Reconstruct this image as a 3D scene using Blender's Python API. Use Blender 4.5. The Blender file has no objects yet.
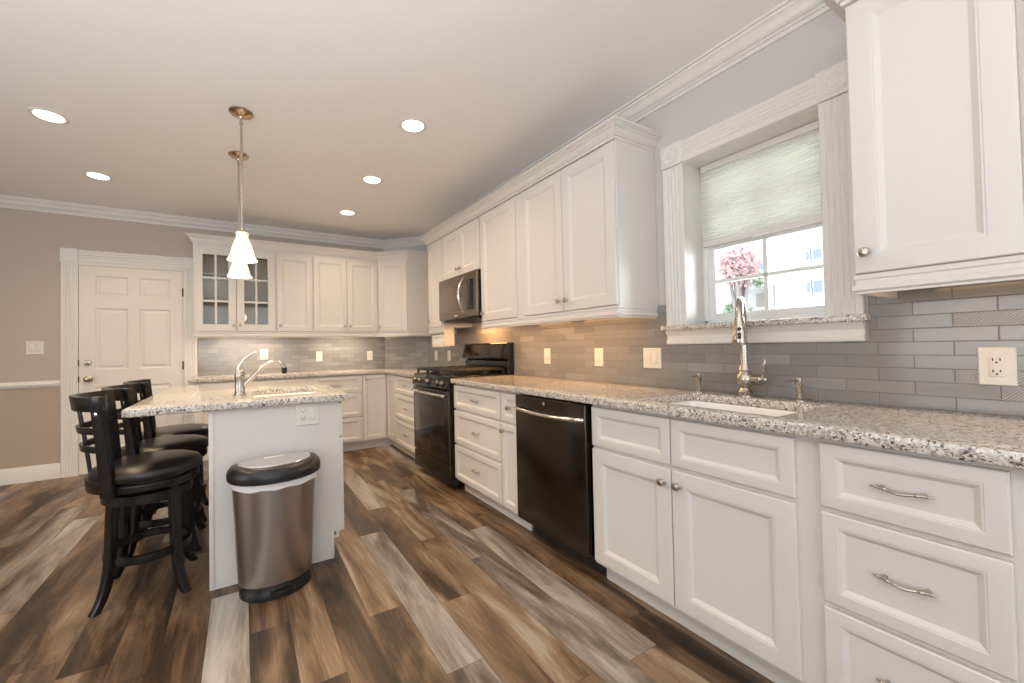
import bpy, bmesh, math, random
from mathutils import Vector, Matrix
random.seed(7)
PI = math.pi
sc = bpy.context.scene
COL = sc.collection

# ------------------------------------------------------------------ camera
W, H = 1024, 683
f_px, yaw, pitch, roll = 398.53, math.radians(29.587), math.radians(1.0215), math.radians(-1.0895)
cam = bpy.data.cameras.new('camera')
cam.sensor_width = 36.0
cam.lens = f_px * 36.0 / W
cam.shift_x = 43.08 / W
cam.shift_y = -1.2355 / W
cam.clip_start = 0.02
cam.clip_end = 200
co = bpy.data.objects.new('camera', cam)
COL.objects.link(co)
R0 = Vector((math.cos(yaw), -math.sin(yaw), 0))
F0 = Vector((math.sin(yaw) * math.cos(pitch), math.cos(yaw) * math.cos(pitch), math.sin(pitch)))
U0 = Vector((-math.sin(yaw) * math.sin(pitch), -math.cos(yaw) * math.sin(pitch), math.cos(pitch)))
X0 = R0 * math.cos(roll) + U0 * math.sin(roll)
Y0 = -R0 * math.sin(roll) + U0 * math.cos(roll)
co.matrix_world = Matrix(((X0.x, Y0.x, -F0.x, -2.1086), (X0.y, Y0.y, -F0.y, 0.0), (X0.z, Y0.z, -F0.z, 1.1628), (0, 0, 0, 1)))
sc.camera = co

# ------------------------------------------------------------------ view, world, lights
sc.view_settings.view_transform = 'Standard'
sc.view_settings.look = 'None'
sc.view_settings.gamma = 1.0
sc.view_settings.use_curve_mapping = False
sc.view_settings.exposure = -0.22
sc.cycles.max_bounces = 8
sc.cycles.diffuse_bounces = 5
sc.cycles.glossy_bounces = 4
sc.cycles.transmission_bounces = 6
sc.cycles.sample_clamp_indirect = 6.0
sc.cycles.caustics_reflective = False
sc.cycles.caustics_refractive = False
sc.cycles.use_denoising = True

world = bpy.data.worlds.new('sky')
world.use_nodes = True
sc.world = world
wb = world.node_tree.nodes['Background']
wb.inputs[0].default_value = (0.86, 0.93, 1.0, 1)
wb.inputs[1].default_value = 3.0


def light(name, kind, loc, energy, color, **kw):
    l = bpy.data.lights.new(name, kind)
    l.energy = energy
    l.color = color
    rot = kw.pop('rot', (0, 0, 0))
    for k, v in kw.items():
        setattr(l, k, v)
    o = bpy.data.objects.new(name, l)
    o.location = loc
    o.rotation_euler = rot
    COL.objects.link(o)
    return o


light('sun', 'SUN', (-5, -3, 8), 3.5, (1, 0.96, 0.9), angle=0.03, rot=(math.radians(35), 0, math.radians(-60)))
WARM = (1.0, 0.73, 0.43)
FILL = (0.985, 0.985, 0.98)
# added fill lamps tilted at the ceiling, by unseen openings behind camera and left
light('fill_rear', 'AREA', (-3.2, -2.85, 1.35), 30, FILL, shape='RECTANGLE', size=2.5, size_y=2.0, rot=(math.radians(152), 0, 0))
light('fill_side', 'AREA', (-6.35, 0.6, 1.4), 30, FILL, shape='RECTANGLE', size=2.6, size_y=1.7, rot=(math.radians(138), 0, -PI / 2))
# the photographer's flash, bounced off the ceiling behind the camera
light('bounce_flash', 'AREA', (-3.3, -0.2, 1.10), 98, (0.97, 0.98, 1.0), shape='SQUARE', size=1.6, rot=(PI, 0, 0))
light('daylight_sink_window', 'AREA', (0.30, 0.99, 1.72), 24, (0.95, 0.98, 1.0), shape='RECTANGLE', size=0.5, size_y=0.8, rot=(PI / 2, 0, PI / 2))
CEIL = 2.615
CANS = [(-1.133, 2.404), (-1.133, 3.345), (-1.133, 4.272), (-3.12, 3.325), (-3.12, 4.275),
        (-3.12, 2.38), (-1.133, 0.2), (-3.12, 1.43), (-3.12, 0.5), (-5.0, 1.45), (-5.0, 3.35), (-2.1, -1.2)]
for (x, y) in CANS:
    light('can_light', 'SPOT', (x, y, CEIL - 0.03), 38 if y > 2 else 2, WARM, spot_size=math.radians(150), spot_blend=0.9, shadow_soft_size=0.07)

# ------------------------------------------------------------------ material helpers
def newmat(name):
    m = bpy.data.materials.new(name)
    m.use_nodes = True
    nt = m.node_tree
    return m, nt, nt.nodes['Principled BSDF']


def simple(name, col, rough=0.5, metal=0.0, **kw):
    m, nt, b = newmat(name)
    b.inputs['Base Color'].default_value = (*col, 1)
    b.inputs['Roughness'].default_value = rough
    b.inputs['Metallic'].default_value = metal
    for k, v in kw.items():
        b.inputs[k].default_value = v
    # slight procedural variation of roughness
    n = nt.nodes.new('ShaderNodeTexNoise')
    n.inputs['Scale'].default_value = 9
    mr = nt.nodes.new('ShaderNodeMapRange')
    mr.inputs[3].default_value = max(0.0, rough - 0.03)
    mr.inputs[4].default_value = min(1.0, rough + 0.03)
    nt.links.new(n.outputs[0], mr.inputs[0])
    nt.links.new(mr.outputs[0], b.inputs['Roughness'])
    return m


def node(nt, t, **kw):
    n = nt.nodes.new(t)
    for k, v in kw.items():
        setattr(n, k, v)
    return n


def math_n(nt, op, a, b=None, c=None):
    n = nt.nodes.new('ShaderNodeMath')
    n.operation = op
    for i, v in enumerate((a, b, c)):
        if v is None:
            continue
        if isinstance(v, (int, float)):
            n.inputs[i].default_value = v
        else:
            nt.links.new(v, n.inputs[i])
    return n.outputs[0]


def ramp(nt, fac, stops, interp='LINEAR'):
    r = nt.nodes.new('ShaderNodeValToRGB')
    r.color_ramp.interpolation = interp
    els = r.color_ramp.elements
    while len(els) < len(stops):
        els.new(0.5)
    for e, (p, c) in zip(els, stops):
        e.position = p
        e.color = (*c, 1)
    nt.links.new(fac, r.inputs[0])
    return r.outputs[0]


M = {}
M['cab'] = simple('white_cabinet_paint', (0.71, 0.675, 0.64), 0.36)
M['trim'] = simple('white_trim_paint', (0.77, 0.745, 0.715), 0.42)
M['door'] = simple('white_door_paint', (0.78, 0.73, 0.67), 0.4)
M['ceil'] = simple('ceiling_paint', (0.90, 0.895, 0.89), 0.85)
M['wallgrey'] = simple('grey_wall_paint', (0.60, 0.58, 0.57), 0.8)
M['wood_in'] = simple('maple_interior', (0.70, 0.56, 0.42), 0.5)
M['nickel'] = simple('brushed_nickel', (0.50, 0.455, 0.40), 0.27, 1.0)
M['pullmetal'] = simple('antique_nickel', (0.50, 0.45, 0.40), 0.3, 1.0)
M['brass'] = simple('warm_nickel', (0.55, 0.43, 0.30), 0.28, 1.0)
M['chrome'] = simple('chrome', (0.78, 0.77, 0.76), 0.12, 1.0)
M['plate'] = simple('white_plate_plastic', (0.74, 0.71, 0.65), 0.35)
M['plate_grey'] = simple('plate_recess', (0.62, 0.60, 0.56), 0.4)
M['dark'] = simple('black_plastic', (0.012, 0.012, 0.013), 0.35)
M['black_enamel'] = simple('black_enamel', (0.012, 0.011, 0.011), 0.14)
M['iron'] = simple('cast_iron', (0.014, 0.013, 0.013), 0.5)
M['toe_black'] = simple('black_toe_kick', (0.02, 0.018, 0.017), 0.6)
M['stoolwood'] = simple('black_lacquered_wood', (0.008, 0.007, 0.007), 0.26)
M['porcelain'] = simple('white_porcelain', (0.92, 0.90, 0.87), 0.15)
M['liner'] = simple('white_bag', (0.85, 0.84, 0.83), 0.5)
M['paper'] = simple('paper_towel', (0.86, 0.81, 0.72), 0.8)
M['lidgrey'] = simple('silver_lid_inlay', (0.62, 0.60, 0.58), 0.22, 0.7)
M['black_glass'] = simple('black_glass', (0.01, 0.009, 0.009), 0.05)
M['leather'] = simple('black_leather', (0.013, 0.010, 0.009), 0.3)
M['vinyl'] = simple('white_vinyl_sash', (0.84, 0.85, 0.84), 0.4)
M['hinge'] = simple('bronze_hinge', (0.09, 0.07, 0.055), 0.4, 0.8)


def steel(name, col, rough, sx, sy, sz, metal=1.0):
    m, nt, b = newmat(name)
    tc = node(nt, 'ShaderNodeTexCoord')
    mp = node(nt, 'ShaderNodeMapping')
    mp.inputs['Scale'].default_value = (sx, sy, sz)
    n = node(nt, 'ShaderNodeTexNoise')
    n.inputs['Scale'].default_value = 1.0
    n.inputs['Detail'].default_value = 3
    nt.links.new(tc.outputs['Object'], mp.inputs[0])
    nt.links.new(mp.outputs[0], n.inputs['Vector'])
    b.inputs['Metallic'].default_value = metal
    b.inputs['Base Color'].default_value = (*col, 1)
    mr = node(nt, 'ShaderNodeMapRange')
    mr.inputs[3].default_value = rough - 0.05
    mr.inputs[4].default_value = rough + 0.07
    nt.links.new(n.outputs[0], mr.inputs[0])
    nt.links.new(mr.outputs[0], b.inputs['Roughness'])
    bp = node(nt, 'ShaderNodeBump')
    bp.inputs['Strength'].default_value = 0.04
    nt.links.new(n.outputs[0], bp.inputs['Height'])
    nt.links.new(bp.outputs[0], b.inputs['Normal'])
    return m


M['slate'] = steel('slate_stainless', (0.085, 0.073, 0.065), 0.20, 3, 3, 260)
M['bin_steel'] = steel('bin_stainless', (0.47, 0.43, 0.395), 0.30, 4, 4, 300)
M['mw_steel'] = steel('microwave_stainless', (0.27, 0.225, 0.185), 0.28, 3, 3, 260)


def granite():
    m, nt, b = newmat('speckled_granite')
    geo = node(nt, 'ShaderNodeNewGeometry')
    pos = geo.outputs['Position']
    # warp
    nw = node(nt, 'ShaderNodeTexNoise'); nw.inputs['Scale'].default_value = 110
    nt.links.new(pos, nw.inputs['Vector'])
    mixv = node(nt, 'ShaderNodeVectorMath', operation='SCALE'); mixv.inputs[3].default_value = 0.011
    nt.links.new(nw.outputs['Color'], mixv.inputs[0])
    addv = node(nt, 'ShaderNodeVectorMath', operation='ADD')
    nt.links.new(pos, addv.inputs[0]); nt.links.new(mixv.outputs[0], addv.inputs[1])
    n1 = node(nt, 'ShaderNodeTexNoise'); n1.inputs['Scale'].default_value = 62; n1.inputs['Detail'].default_value = 5; n1.inputs['Roughness'].default_value = 0.62
    nt.links.new(addv.outputs[0], n1.inputs['Vector'])
    base = ramp(nt, n1.outputs[0], [(0.28, (0.17, 0.135, 0.11)), (0.40, (0.38, 0.33, 0.285)), (0.50, (0.59, 0.54, 0.48)), (0.62, (0.70, 0.66, 0.60)), (0.78, (0.42, 0.39, 0.37))])
    v = node(nt, 'ShaderNodeTexVoronoi'); v.inputs['Scale'].default_value = 185; v.inputs['Randomness'].default_value = 1
    nt.links.new(addv.outputs[0], v.inputs['Vector'])
    cellr = node(nt, 'ShaderNodeSeparateColor'); nt.links.new(v.outputs['Color'], cellr.inputs[0])
    n2 = node(nt, 'ShaderNodeTexNoise'); n2.inputs['Scale'].default_value = 30; n2.inputs['Detail'].default_value = 3
    nt.links.new(pos, n2.inputs['Vector'])
    # dark flecks where cell random < threshold modulated by noise
    thr = math_n(nt, 'MULTIPLY', math_n(nt, 'SUBTRACT', n2.outputs[0], 0.33), 1.0)
    dark = math_n(nt, 'LESS_THAN', cellr.outputs[0], thr)
    darkc = ramp(nt, cellr.outputs[1], [(0.0, (0.03, 0.026, 0.024)), (0.45, (0.10, 0.078, 0.062)), (0.75, (0.28, 0.22, 0.18)), (1.0, (0.42, 0.40, 0.38))])
    light_f = math_n(nt, 'GREATER_THAN', cellr.outputs[2], 0.78)
    mx0 = node(nt, 'ShaderNodeMix', data_type='RGBA')
    nt.links.new(light_f, mx0.inputs[0]); nt.links.new(base, mx0.inputs[6]); mx0.inputs[7].default_value = (0.74, 0.70, 0.645, 1)
    mx = node(nt, 'ShaderNodeMix', data_type='RGBA')
    nt.links.new(math_n(nt, 'MULTIPLY', dark, 0.92), mx.inputs[0]); nt.links.new(mx0.outputs[2], mx.inputs[6]); nt.links.new(darkc, mx.inputs[7])
    nt.links.new(mx.outputs[2], b.inputs['Base Color'])
    b.inputs['Roughness'].default_value = 0.12
    return m


M['granite'] = granite()


def planks():
    m, nt, b = newmat('wood_plank_floor')
    geo = node(nt, 'ShaderNodeNewGeometry')
    sp = node(nt, 'ShaderNodeSeparateXYZ'); nt.links.new(geo.outputs['Position'], sp.inputs[0])
    PW, PL = 0.152, 1.22
    xs = math_n(nt, 'DIVIDE', math_n(nt, 'ADD', sp.outputs[0], 20.03), PW)
    row = math_n(nt, 'FLOOR', xs)
    fx = math_n(nt, 'FRACT', xs)
    wn = node(nt, 'ShaderNodeTexWhiteNoise', noise_dimensions='1D'); nt.links.new(row, wn.inputs['W'])
    ys = math_n(nt, 'ADD', math_n(nt, 'DIVIDE', math_n(nt, 'ADD', sp.outputs[1], 20), PL), math_n(nt, 'MULTIPLY', wn.outputs['Value'], 7.0))
    col = math_n(nt, 'FLOOR', ys)
    fy = math_n(nt, 'FRACT', ys)
    cv = node(nt, 'ShaderNodeCombineXYZ'); nt.links.new(row, cv.inputs[0]); nt.links.new(col, cv.inputs[1])
    wn2 = node(nt, 'ShaderNodeTexWhiteNoise', noise_dimensions='2D'); nt.links.new(cv.outputs[0], wn2.inputs['Vector'])
    seps = node(nt, 'ShaderNodeSeparateColor'); nt.links.new(wn2.outputs['Color'], seps.inputs[0])
    # grain coordinates, offset per plank
    gc = node(nt, 'ShaderNodeCombineXYZ')
    nt.links.new(math_n(nt, 'ADD', math_n(nt, 'MULTIPLY', sp.outputs[0], 6), math_n(nt, 'MULTIPLY', seps.outputs[0], 90)), gc.inputs[0])
    nt.links.new(math_n(nt, 'ADD', math_n(nt, 'MULTIPLY', sp.outputs[1], 1.1), math_n(nt, 'MULTIPLY', seps.outputs[1], 90)), gc.inputs[1])
    g1 = node(nt, 'ShaderNodeTexNoise'); g1.inputs['Scale'].default_value = 1.0; g1.inputs['Detail'].default_value = 7; g1.inputs['Roughness'].default_value = 0.6; g1.inputs['Distortion'].default_value = 0.9
    nt.links.new(gc.outputs[0], g1.inputs['Vector'])
    gc2 = node(nt, 'ShaderNodeCombineXYZ')
    nt.links.new(math_n(nt, 'ADD', math_n(nt, 'MULTIPLY', sp.outputs[0], 95), math_n(nt, 'MULTIPLY', seps.outputs[2], 50)), gc2.inputs[0])
    nt.links.new(math_n(nt, 'MULTIPLY', sp.outputs[1], 5), gc2.inputs[1])
    g2 = node(nt, 'ShaderNodeTexNoise'); g2.inputs['Scale'].default_value = 1.0; g2.inputs['Detail'].default_value = 4
    nt.links.new(gc2.outputs[0], g2.inputs['Vector'])
    tone = math_n(nt, 'ADD', math_n(nt, 'ADD', math_n(nt, 'MULTIPLY', seps.outputs[0], 0.34), math_n(nt, 'MULTIPLY', math_n(nt, 'SUBTRACT', g1.outputs[0], 0.5), 2.1)),
                  math_n(nt, 'ADD', math_n(nt, 'MULTIPLY', math_n(nt, 'SUBTRACT', g2.outputs[0], 0.5), 0.35), 0.30))
    brown = ramp(nt, tone, [(0.05, (0.020, 0.012, 0.008)), (0.28, (0.062, 0.036, 0.020)), (0.5, (0.155, 0.092, 0.050)), (0.72, (0.27, 0.178, 0.108)), (0.95, (0.42, 0.34, 0.26))])
    grey = ramp(nt, tone, [(0.05, (0.040, 0.029, 0.022)), (0.28, (0.120, 0.088, 0.066)), (0.5, (0.235, 0.190, 0.155)), (0.72, (0.39, 0.34, 0.29)), (0.95, (0.50, 0.46, 0.42))])
    mx = node(nt, 'ShaderNodeMix', data_type='RGBA')
    nt.links.new(math_n(nt, 'GREATER_THAN', seps.outputs[2], 0.76), mx.inputs[0])
    nt.links.new(brown, mx.inputs[6]); nt.links.new(grey, mx.inputs[7])
    # seams
    sx = math_n(nt, 'MINIMUM', fx, math_n(nt, 'SUBTRACT', 1.0, fx))
    sy = math_n(nt, 'MINIMUM', fy, math_n(nt, 'SUBTRACT', 1.0, fy))
    seam = math_n(nt, 'MINIMUM', math_n(nt, 'MULTIPLY', sx, PW), math_n(nt, 'MULTIPLY', sy, PL))
    sm = node(nt, 'ShaderNodeMapRange'); sm.inputs[1].default_value = 0.0005; sm.inputs[2].default_value = 0.002
    sm.inputs[3].default_value = 0.45; sm.inputs[4].default_value = 1.0
    nt.links.new(seam, sm.inputs[0])
    mul = node(nt, 'ShaderNodeMix', data_type='RGBA', blend_type='MULTIPLY'); mul.inputs[0].default_value = 1
    nt.links.new(mx.outputs[2], mul.inputs[6]); nt.links.new(sm.outputs[0], mul.inputs[7])
    nt.links.new(mul.outputs[2], b.inputs['Base Color'])
    rg = node(nt, 'ShaderNodeMapRange'); rg.inputs[3].default_value = 0.36; rg.inputs[4].default_value = 0.50
    nt.links.new(g1.outputs[0], rg.inputs[0]); nt.links.new(rg.outputs[0], b.inputs['Roughness'])
    bp = node(nt, 'ShaderNodeBump'); bp.inputs['Strength'].default_value = 0.12; bp.inputs['Distance'].default_value = 0.002
    nt.links.new(g2.outputs[0], bp.inputs['Height']); nt.links.new(bp.outputs[0], b.inputs['Normal'])
    return m


M['floor'] = planks()


def tiles(name, axis):
    """Glass subway tile 187 x 47.8 mm, running bond; axis: direction of the courses in world xy."""
    m, nt, b = newmat(name)
    geo = node(nt, 'ShaderNodeNewGeometry')
    dt = node(nt, 'ShaderNodeVectorMath', operation='DOT_PRODUCT'); dt.inputs[1].default_value = (*axis, 0)
    nt.links.new(geo.outputs['Position'], dt.inputs[0])
    sp = node(nt, 'ShaderNodeSeparateXYZ'); nt.links.new(geo.outputs['Position'], sp.inputs[0])
    TH, TL = 0.0478, 0.187
    zs = math_n(nt, 'DIVIDE', math_n(nt, 'SUBTRACT', sp.outputs[2], 0.9135), TH)
    row = math_n(nt, 'FLOOR', zs)
    fz = math_n(nt, 'FRACT', zs)
    par = math_n(nt, 'MULTIPLY', math_n(nt, 'FRACT', math_n(nt, 'MULTIPLY', math_n(nt, 'ADD', row, 41), 0.5)), 1.0)
    us = math_n(nt, 'ADD', math_n(nt, 'ADD', math_n(nt, 'DIVIDE', math_n(nt, 'ADD', dt.outputs['Value'], 18.7 - 0.458), TL), par), 0.0)
    colm = math_n(nt, 'FLOOR', us)
    fu = math_n(nt, 'FRACT', us)
    cv = node(nt, 'ShaderNodeCombineXYZ'); nt.links.new(row, cv.inputs[0]); nt.links.new(colm, cv.inputs[1])
    wn = node(nt, 'ShaderNodeTexWhiteNoise', noise_dimensions='2D'); nt.links.new(cv.outputs[0], wn.inputs['Vector'])
    sepc = node(nt, 'ShaderNodeSeparateColor'); nt.links.new(wn.outputs['Color'], sepc.inputs[0])
    base = ramp(nt, sepc.outputs[0], [(0.0, (0.225, 0.219, 0.215)), (0.5, (0.248, 0.242, 0.238)), (1.0, (0.275, 0.268, 0.263))])
    # textured glass tiles: wavy hatch
    tex = math_n(nt, 'GREATER_THAN', sepc.outputs[1], 0.80)
    wv = node(nt, 'ShaderNodeTexWave', wave_type='BANDS', bands_direction='DIAGONAL')
    wv.inputs['Scale'].default_value = 70; wv.inputs['Distortion'].default_value = 4; wv.inputs['Detail'].default_value = 2; wv.inputs['Detail Scale'].default_value = 0.6
    nt.links.new(geo.outputs['Position'], wv.inputs['Vector'])
    hatch = math_n(nt, 'MULTIPLY', wv.outputs['Fac'], tex)
    mh = node(nt, 'ShaderNodeMix', data_type='RGBA'); nt.links.new(math_n(nt, 'MULTIPLY', math_n(nt, 'GREATER_THAN', hatch, 0.68), 0.6), mh.inputs[0])
    nt.links.new(base, mh.inputs[6]); mh.inputs[7].default_value = (0.46, 0.455, 0.45, 1)
    # grout
    gz = math_n(nt, 'MULTIPLY', math_n(nt, 'MINIMUM', fz, math_n(nt, 'SUBTRACT', 1, fz)), TH)
    gu = math_n(nt, 'MULTIPLY', math_n(nt, 'MINIMUM', fu, math_n(nt, 'SUBTRACT', 1, fu)), TL)
    g = math_n(nt, 'MINIMUM', gz, gu)
    isg = math_n(nt, 'LESS_THAN', g, 0.0011)
    mg = node(nt, 'ShaderNodeMix', data_type='RGBA'); nt.links.new(isg, mg.inputs[0])
    nt.links.new(mh.outputs[2], mg.inputs[6]); mg.inputs[7].default_value = (0.14, 0.127, 0.118, 1)
    nt.links.new(mg.outputs[2], b.inputs['Base Color'])
    nt.links.new(math_n(nt, 'ADD', math_n(nt, 'MULTIPLY', isg, 0.6), 0.16), b.inputs['Roughness'])
    hh = node(nt, 'ShaderNodeMapRange'); hh.inputs[1].default_value = 0.0008; hh.inputs[2].default_value = 0.0028
    nt.links.new(g, hh.inputs[0])
    # each tile sits at a very slightly different angle
    tilt = math_n(nt, 'ADD', math_n(nt, 'MULTIPLY', math_n(nt, 'MULTIPLY', math_n(nt, 'SUBTRACT', sepc.outputs[2], 0.5), 1.6), fu), math_n(nt, 'MULTIPLY', math_n(nt, 'MULTIPLY', math_n(nt, 'SUBTRACT', sepc.outputs[0], 0.5), 0.8), fz))
    hsum = math_n(nt, 'ADD', math_n(nt, 'ADD', hh.outputs[0], tilt), math_n(nt, 'MULTIPLY', hatch, 0.8))
    bp = node(nt, 'ShaderNodeBump'); bp.inputs['Strength'].default_value = 0.4; bp.inputs['Distance'].default_value = 0.0012
    nt.links.new(hsum, bp.inputs['Height']); nt.links.new(bp.outputs[0], b.inputs['Normal'])
    b.inputs['Coat Weight'].default_value = 0.3
    return m


M['tile_y'] = tiles('grey_glass_tile_right', (0, 1))
M['tile_x'] = tiles('grey_glass_tile_back', (1, 0))
M['tile_d'] = tiles('grey_glass_tile_corner', (0.70711, -0.70711))


def two_tone():
    m, nt, b = newmat('two_tone_wall_paint')
    geo = node(nt, 'ShaderNodeNewGeometry')
    sp = node(nt, 'ShaderNodeSeparateXYZ'); nt.links.new(geo.outputs['Position'], sp.inputs[0])
    mx = node(nt, 'ShaderNodeMix', data_type='RGBA')
    nt.links.new(math_n(nt, 'LESS_THAN', sp.outputs[2], 0.89), mx.inputs[0])
    mx.inputs[6].default_value = (0.52, 0.455, 0.40, 1)
    mx.inputs[7].default_value = (0.46, 0.375, 0.295, 1)
    nt.links.new(mx.outputs[2], b.inputs['Base Color'])
    b.inputs['Roughness'].default_value = 0.8
    return m


M['walltwo'] = two_tone()


def emit(name, col, s):
    m, nt, b = newmat(name)
    b.inputs['Base Color'].default_value = (*col, 1)
    b.inputs['Emission Color'].default_value = (*col, 1)
    b.inputs['Emission Strength'].default_value = s
    return m


M['lens'] = emit('lit_lens', (1.0, 0.93, 0.84), 6.0)
M['ucl'] = emit('lit_diffuser', (1.0, 0.85, 0.62), 3.0)


def shade_glass():
    m, nt, b = newmat('lit_frosted_glass')
    geo = node(nt, 'ShaderNodeNewGeometry')
    n = node(nt, 'ShaderNodeTexNoise'); n.inputs['Scale'].default_value = 14
    nt.links.new(geo.outputs['Position'], n.inputs['Vector'])
    sp = node(nt, 'ShaderNodeTexCoord')
    s2 = node(nt, 'ShaderNodeSeparateXYZ'); nt.links.new(sp.outputs['Object'], s2.inputs[0])
    # frosted glass glows most round the bulb, less at its fitter neck
    mr = node(nt, 'ShaderNodeMapRange'); mr.inputs[1].default_value = 0.0; mr.inputs[2].default_value = 0.165
    mr.inputs[3].default_value = 1.25; mr.inputs[4].default_value = 0.40
    nt.links.new(s2.outputs[2], mr.inputs[0])
    b.inputs['Base Color'].default_value = (0.9, 0.82, 0.68, 1)
    b.inputs['Emission Color'].default_value = (1.0, 0.86, 0.62, 1)
    nt.links.new(mr.outputs[0], b.inputs['Emission Strength'])
    b.inputs['Roughness'].default_value = 0.4
    return m


M['shade'] = shade_glass()


def glass(name, tint=(0.95, 0.97, 0.97)):
    m, nt, b = newmat(name)
    nt.nodes.remove(b)
    out = nt.nodes['Material Output']
    tr = node(nt, 'ShaderNodeBsdfTransparent'); tr.inputs[0].default_value = (*tint, 1)
    gl = node(nt, 'ShaderNodeBsdfGlossy'); gl.inputs['Roughness'].default_value = 0.03
    fr = node(nt, 'ShaderNodeFresnel'); fr.inputs[0].default_value = 1.5
    mx = node(nt, 'ShaderNodeMixShader')
    nt.links.new(fr.outputs[0], mx.inputs[0]); nt.links.new(tr.outputs[0], mx.inputs[1]); nt.links.new(gl.outputs[0], mx.inputs[2])
    nt.links.new(mx.outputs[0], out.inputs['Surface'])
    return m


M['glass'] = glass('clear_glass')


def blind_mat():
    m, nt, b = newmat('pleated_shade_fabric')
    out = nt.nodes['Material Output']
    b.inputs['Base Color'].default_value = (0.78, 0.78, 0.73, 1)
    b.inputs['Roughness'].default_value = 0.9
    tl = node(nt, 'ShaderNodeBsdfTranslucent'); tl.inputs[0].default_value = (0.84, 0.85, 0.79, 1)
    mx = node(nt, 'ShaderNodeMixShader'); mx.inputs[0].default_value = 0.35
    nt.links.new(b.outputs[0], mx.inputs[1]); nt.links.new(tl.outputs[0], mx.inputs[2])
    nt.links.new(mx.outputs[0], out.inputs['Surface'])
    return m


M['blind'] = blind_mat()
M['siding'] = simple('white_siding', (0.86, 0.86, 0.86), 0.7)
M['siding_shade'] = simple('grey_siding', (0.60, 0.61, 0.63), 0.7)
M['outglass'] = simple('outdoor_window_glass', (0.30, 0.35, 0.43), 0.1)
M['pave'] = simple('pale_pavement', (0.5, 0.5, 0.5), 0.9)
M['pinkleaf'] = simple('pink_blossom', (0.80, 0.58, 0.58), 0.8)
M['greenleaf'] = simple('green_leaf', (0.50, 0.60, 0.45), 0.8)
M['bark'] = simple('bark', (0.42, 0.37, 0.35), 0.9)
M['tandoor'] = simple('tan_porch_wall', (0.55, 0.50, 0.45), 0.8)
M['gold'] = simple('amber_reflective_film', (0.5, 0.33, 0.16), 0.4)


# ------------------------------------------------------------------ mesh helpers
def bmn():
    return bmesh.new()


def finish(bm, name, mat, parent=None, loc=None, rot=None, sharp=35, bevel=0, bseg=2):
    bmesh.ops.remove_doubles(bm, verts=bm.verts, dist=1e-6)
    if bevel:
        eds = [e for e in bm.edges if len(e.link_faces) == 2 and e.calc_face_angle(0) > math.radians(40)]
        bmesh.ops.bevel(bm, geom=eds, offset=bevel, segments=bseg, affect='EDGES', profile=0.5)
    bmesh.ops.recalc_face_normals(bm, faces=bm.faces)
    for f in bm.faces:
        f.smooth = True
    for e in bm.edges:
        e.smooth = len(e.link_faces) == 2 and e.calc_face_angle(0) < math.radians(sharp)
    me = bpy.data.meshes.new(name)
    bm.to_mesh(me)
    bm.free()
    if isinstance(mat, (list, tuple)):
        for x in mat:
            me.materials.append(x)
    else:
        me.materials.append(mat)
    o = bpy.data.objects.new(name, me)
    if loc is not None:
        o.location = loc
    if rot is not None:
        o.rotation_euler = rot
    COL.objects.link(o)
    if parent is not None:
        o.parent = parent
    return o


def box(bm, x0, x1, y0, y1, z0, z1):
    vs = [bm.verts.new((x, y, z)) for z in (z0, z1) for y in (y0, y1) for x in (x0, x1)]
    for q in ((0, 2, 3, 1), (4, 5, 7, 6), (0, 1, 5, 4), (2, 6, 7, 3), (0, 4, 6, 2), (1, 3, 7, 5)):
        bm.faces.new([vs[i] for i in q])
    return vs


def bbox(bm, x0, x1, y0, y1, z0, z1, bev=0.003, seg=2, skip=None):
    """box with bevelled edges"""
    t = bmesh.new()
    box(t, x0, x1, y0, y1, z0, z1)
    bmesh.ops.recalc_face_normals(t, faces=t.faces)
    bmesh.ops.bevel(t, geom=t.edges[:], offset=bev, segments=seg, affect='EDGES', profile=0.5)
    merge(bm, t)


def merge(bm, t, mat=None):
    vm = {}
    for v in t.verts:
        vm[v] = bm.verts.new(mat @ v.co if mat is not None else v.co)
    for f in t.faces:
        try:
            nf = bm.faces.new([vm[v] for v in f.verts])
            nf.material_index = f.material_index
        except ValueError:
            pass
    t.free()


def prism(bm, poly, z0, z1, M4=None):
    """poly list of (x,y); extruded along z; M4 maps the result"""
    a = [Vector((p[0], p[1], z0)) for p in poly]
    c = [Vector((p[0], p[1], z1)) for p in poly]
    if M4 is not None:
        a = [M4 @ v for v in a]
        c = [M4 @ v for v in c]
    a = [bm.verts.new(v) for v in a]
    c = [bm.verts.new(v) for v in c]
    n = len(a)
    bm.faces.new(a[::-1])
    bm.faces.new(c)
    for i in range(n):
        j = (i + 1) % n
        bm.faces.new((a[i], a[j], c[j], c[i]))


def lathe(bm, prof, M4=None, seg=24, caps=True):
    """prof: list of (r, h); around local z"""
    rings = []
    for r, h in prof:
        ring = []
        for i in range(seg):
            a = 2 * PI * i / seg
            v = Vector((r * math.cos(a), r * math.sin(a), h))
            ring.append(bm.verts.new(M4 @ v if M4 is not None else v))
        rings.append(ring)
    for k in range(len(rings) - 1):
        for i in range(seg):
            j = (i + 1) % seg
            bm.faces.new((rings[k][i], rings[k][j], rings[k + 1][j], rings[k + 1][i]))
    if caps:
        bm.faces.new(rings[0][::-1])
        bm.faces.new(rings[-1])
    return rings


def axis_mat(origin, direction):
    d = Vector(direction).normalized()
    q = Vector((0, 0, 1)).rotation_difference(d)
    return Matrix.Translation(Vector(origin)) @ q.to_matrix().to_4x4()


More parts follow.
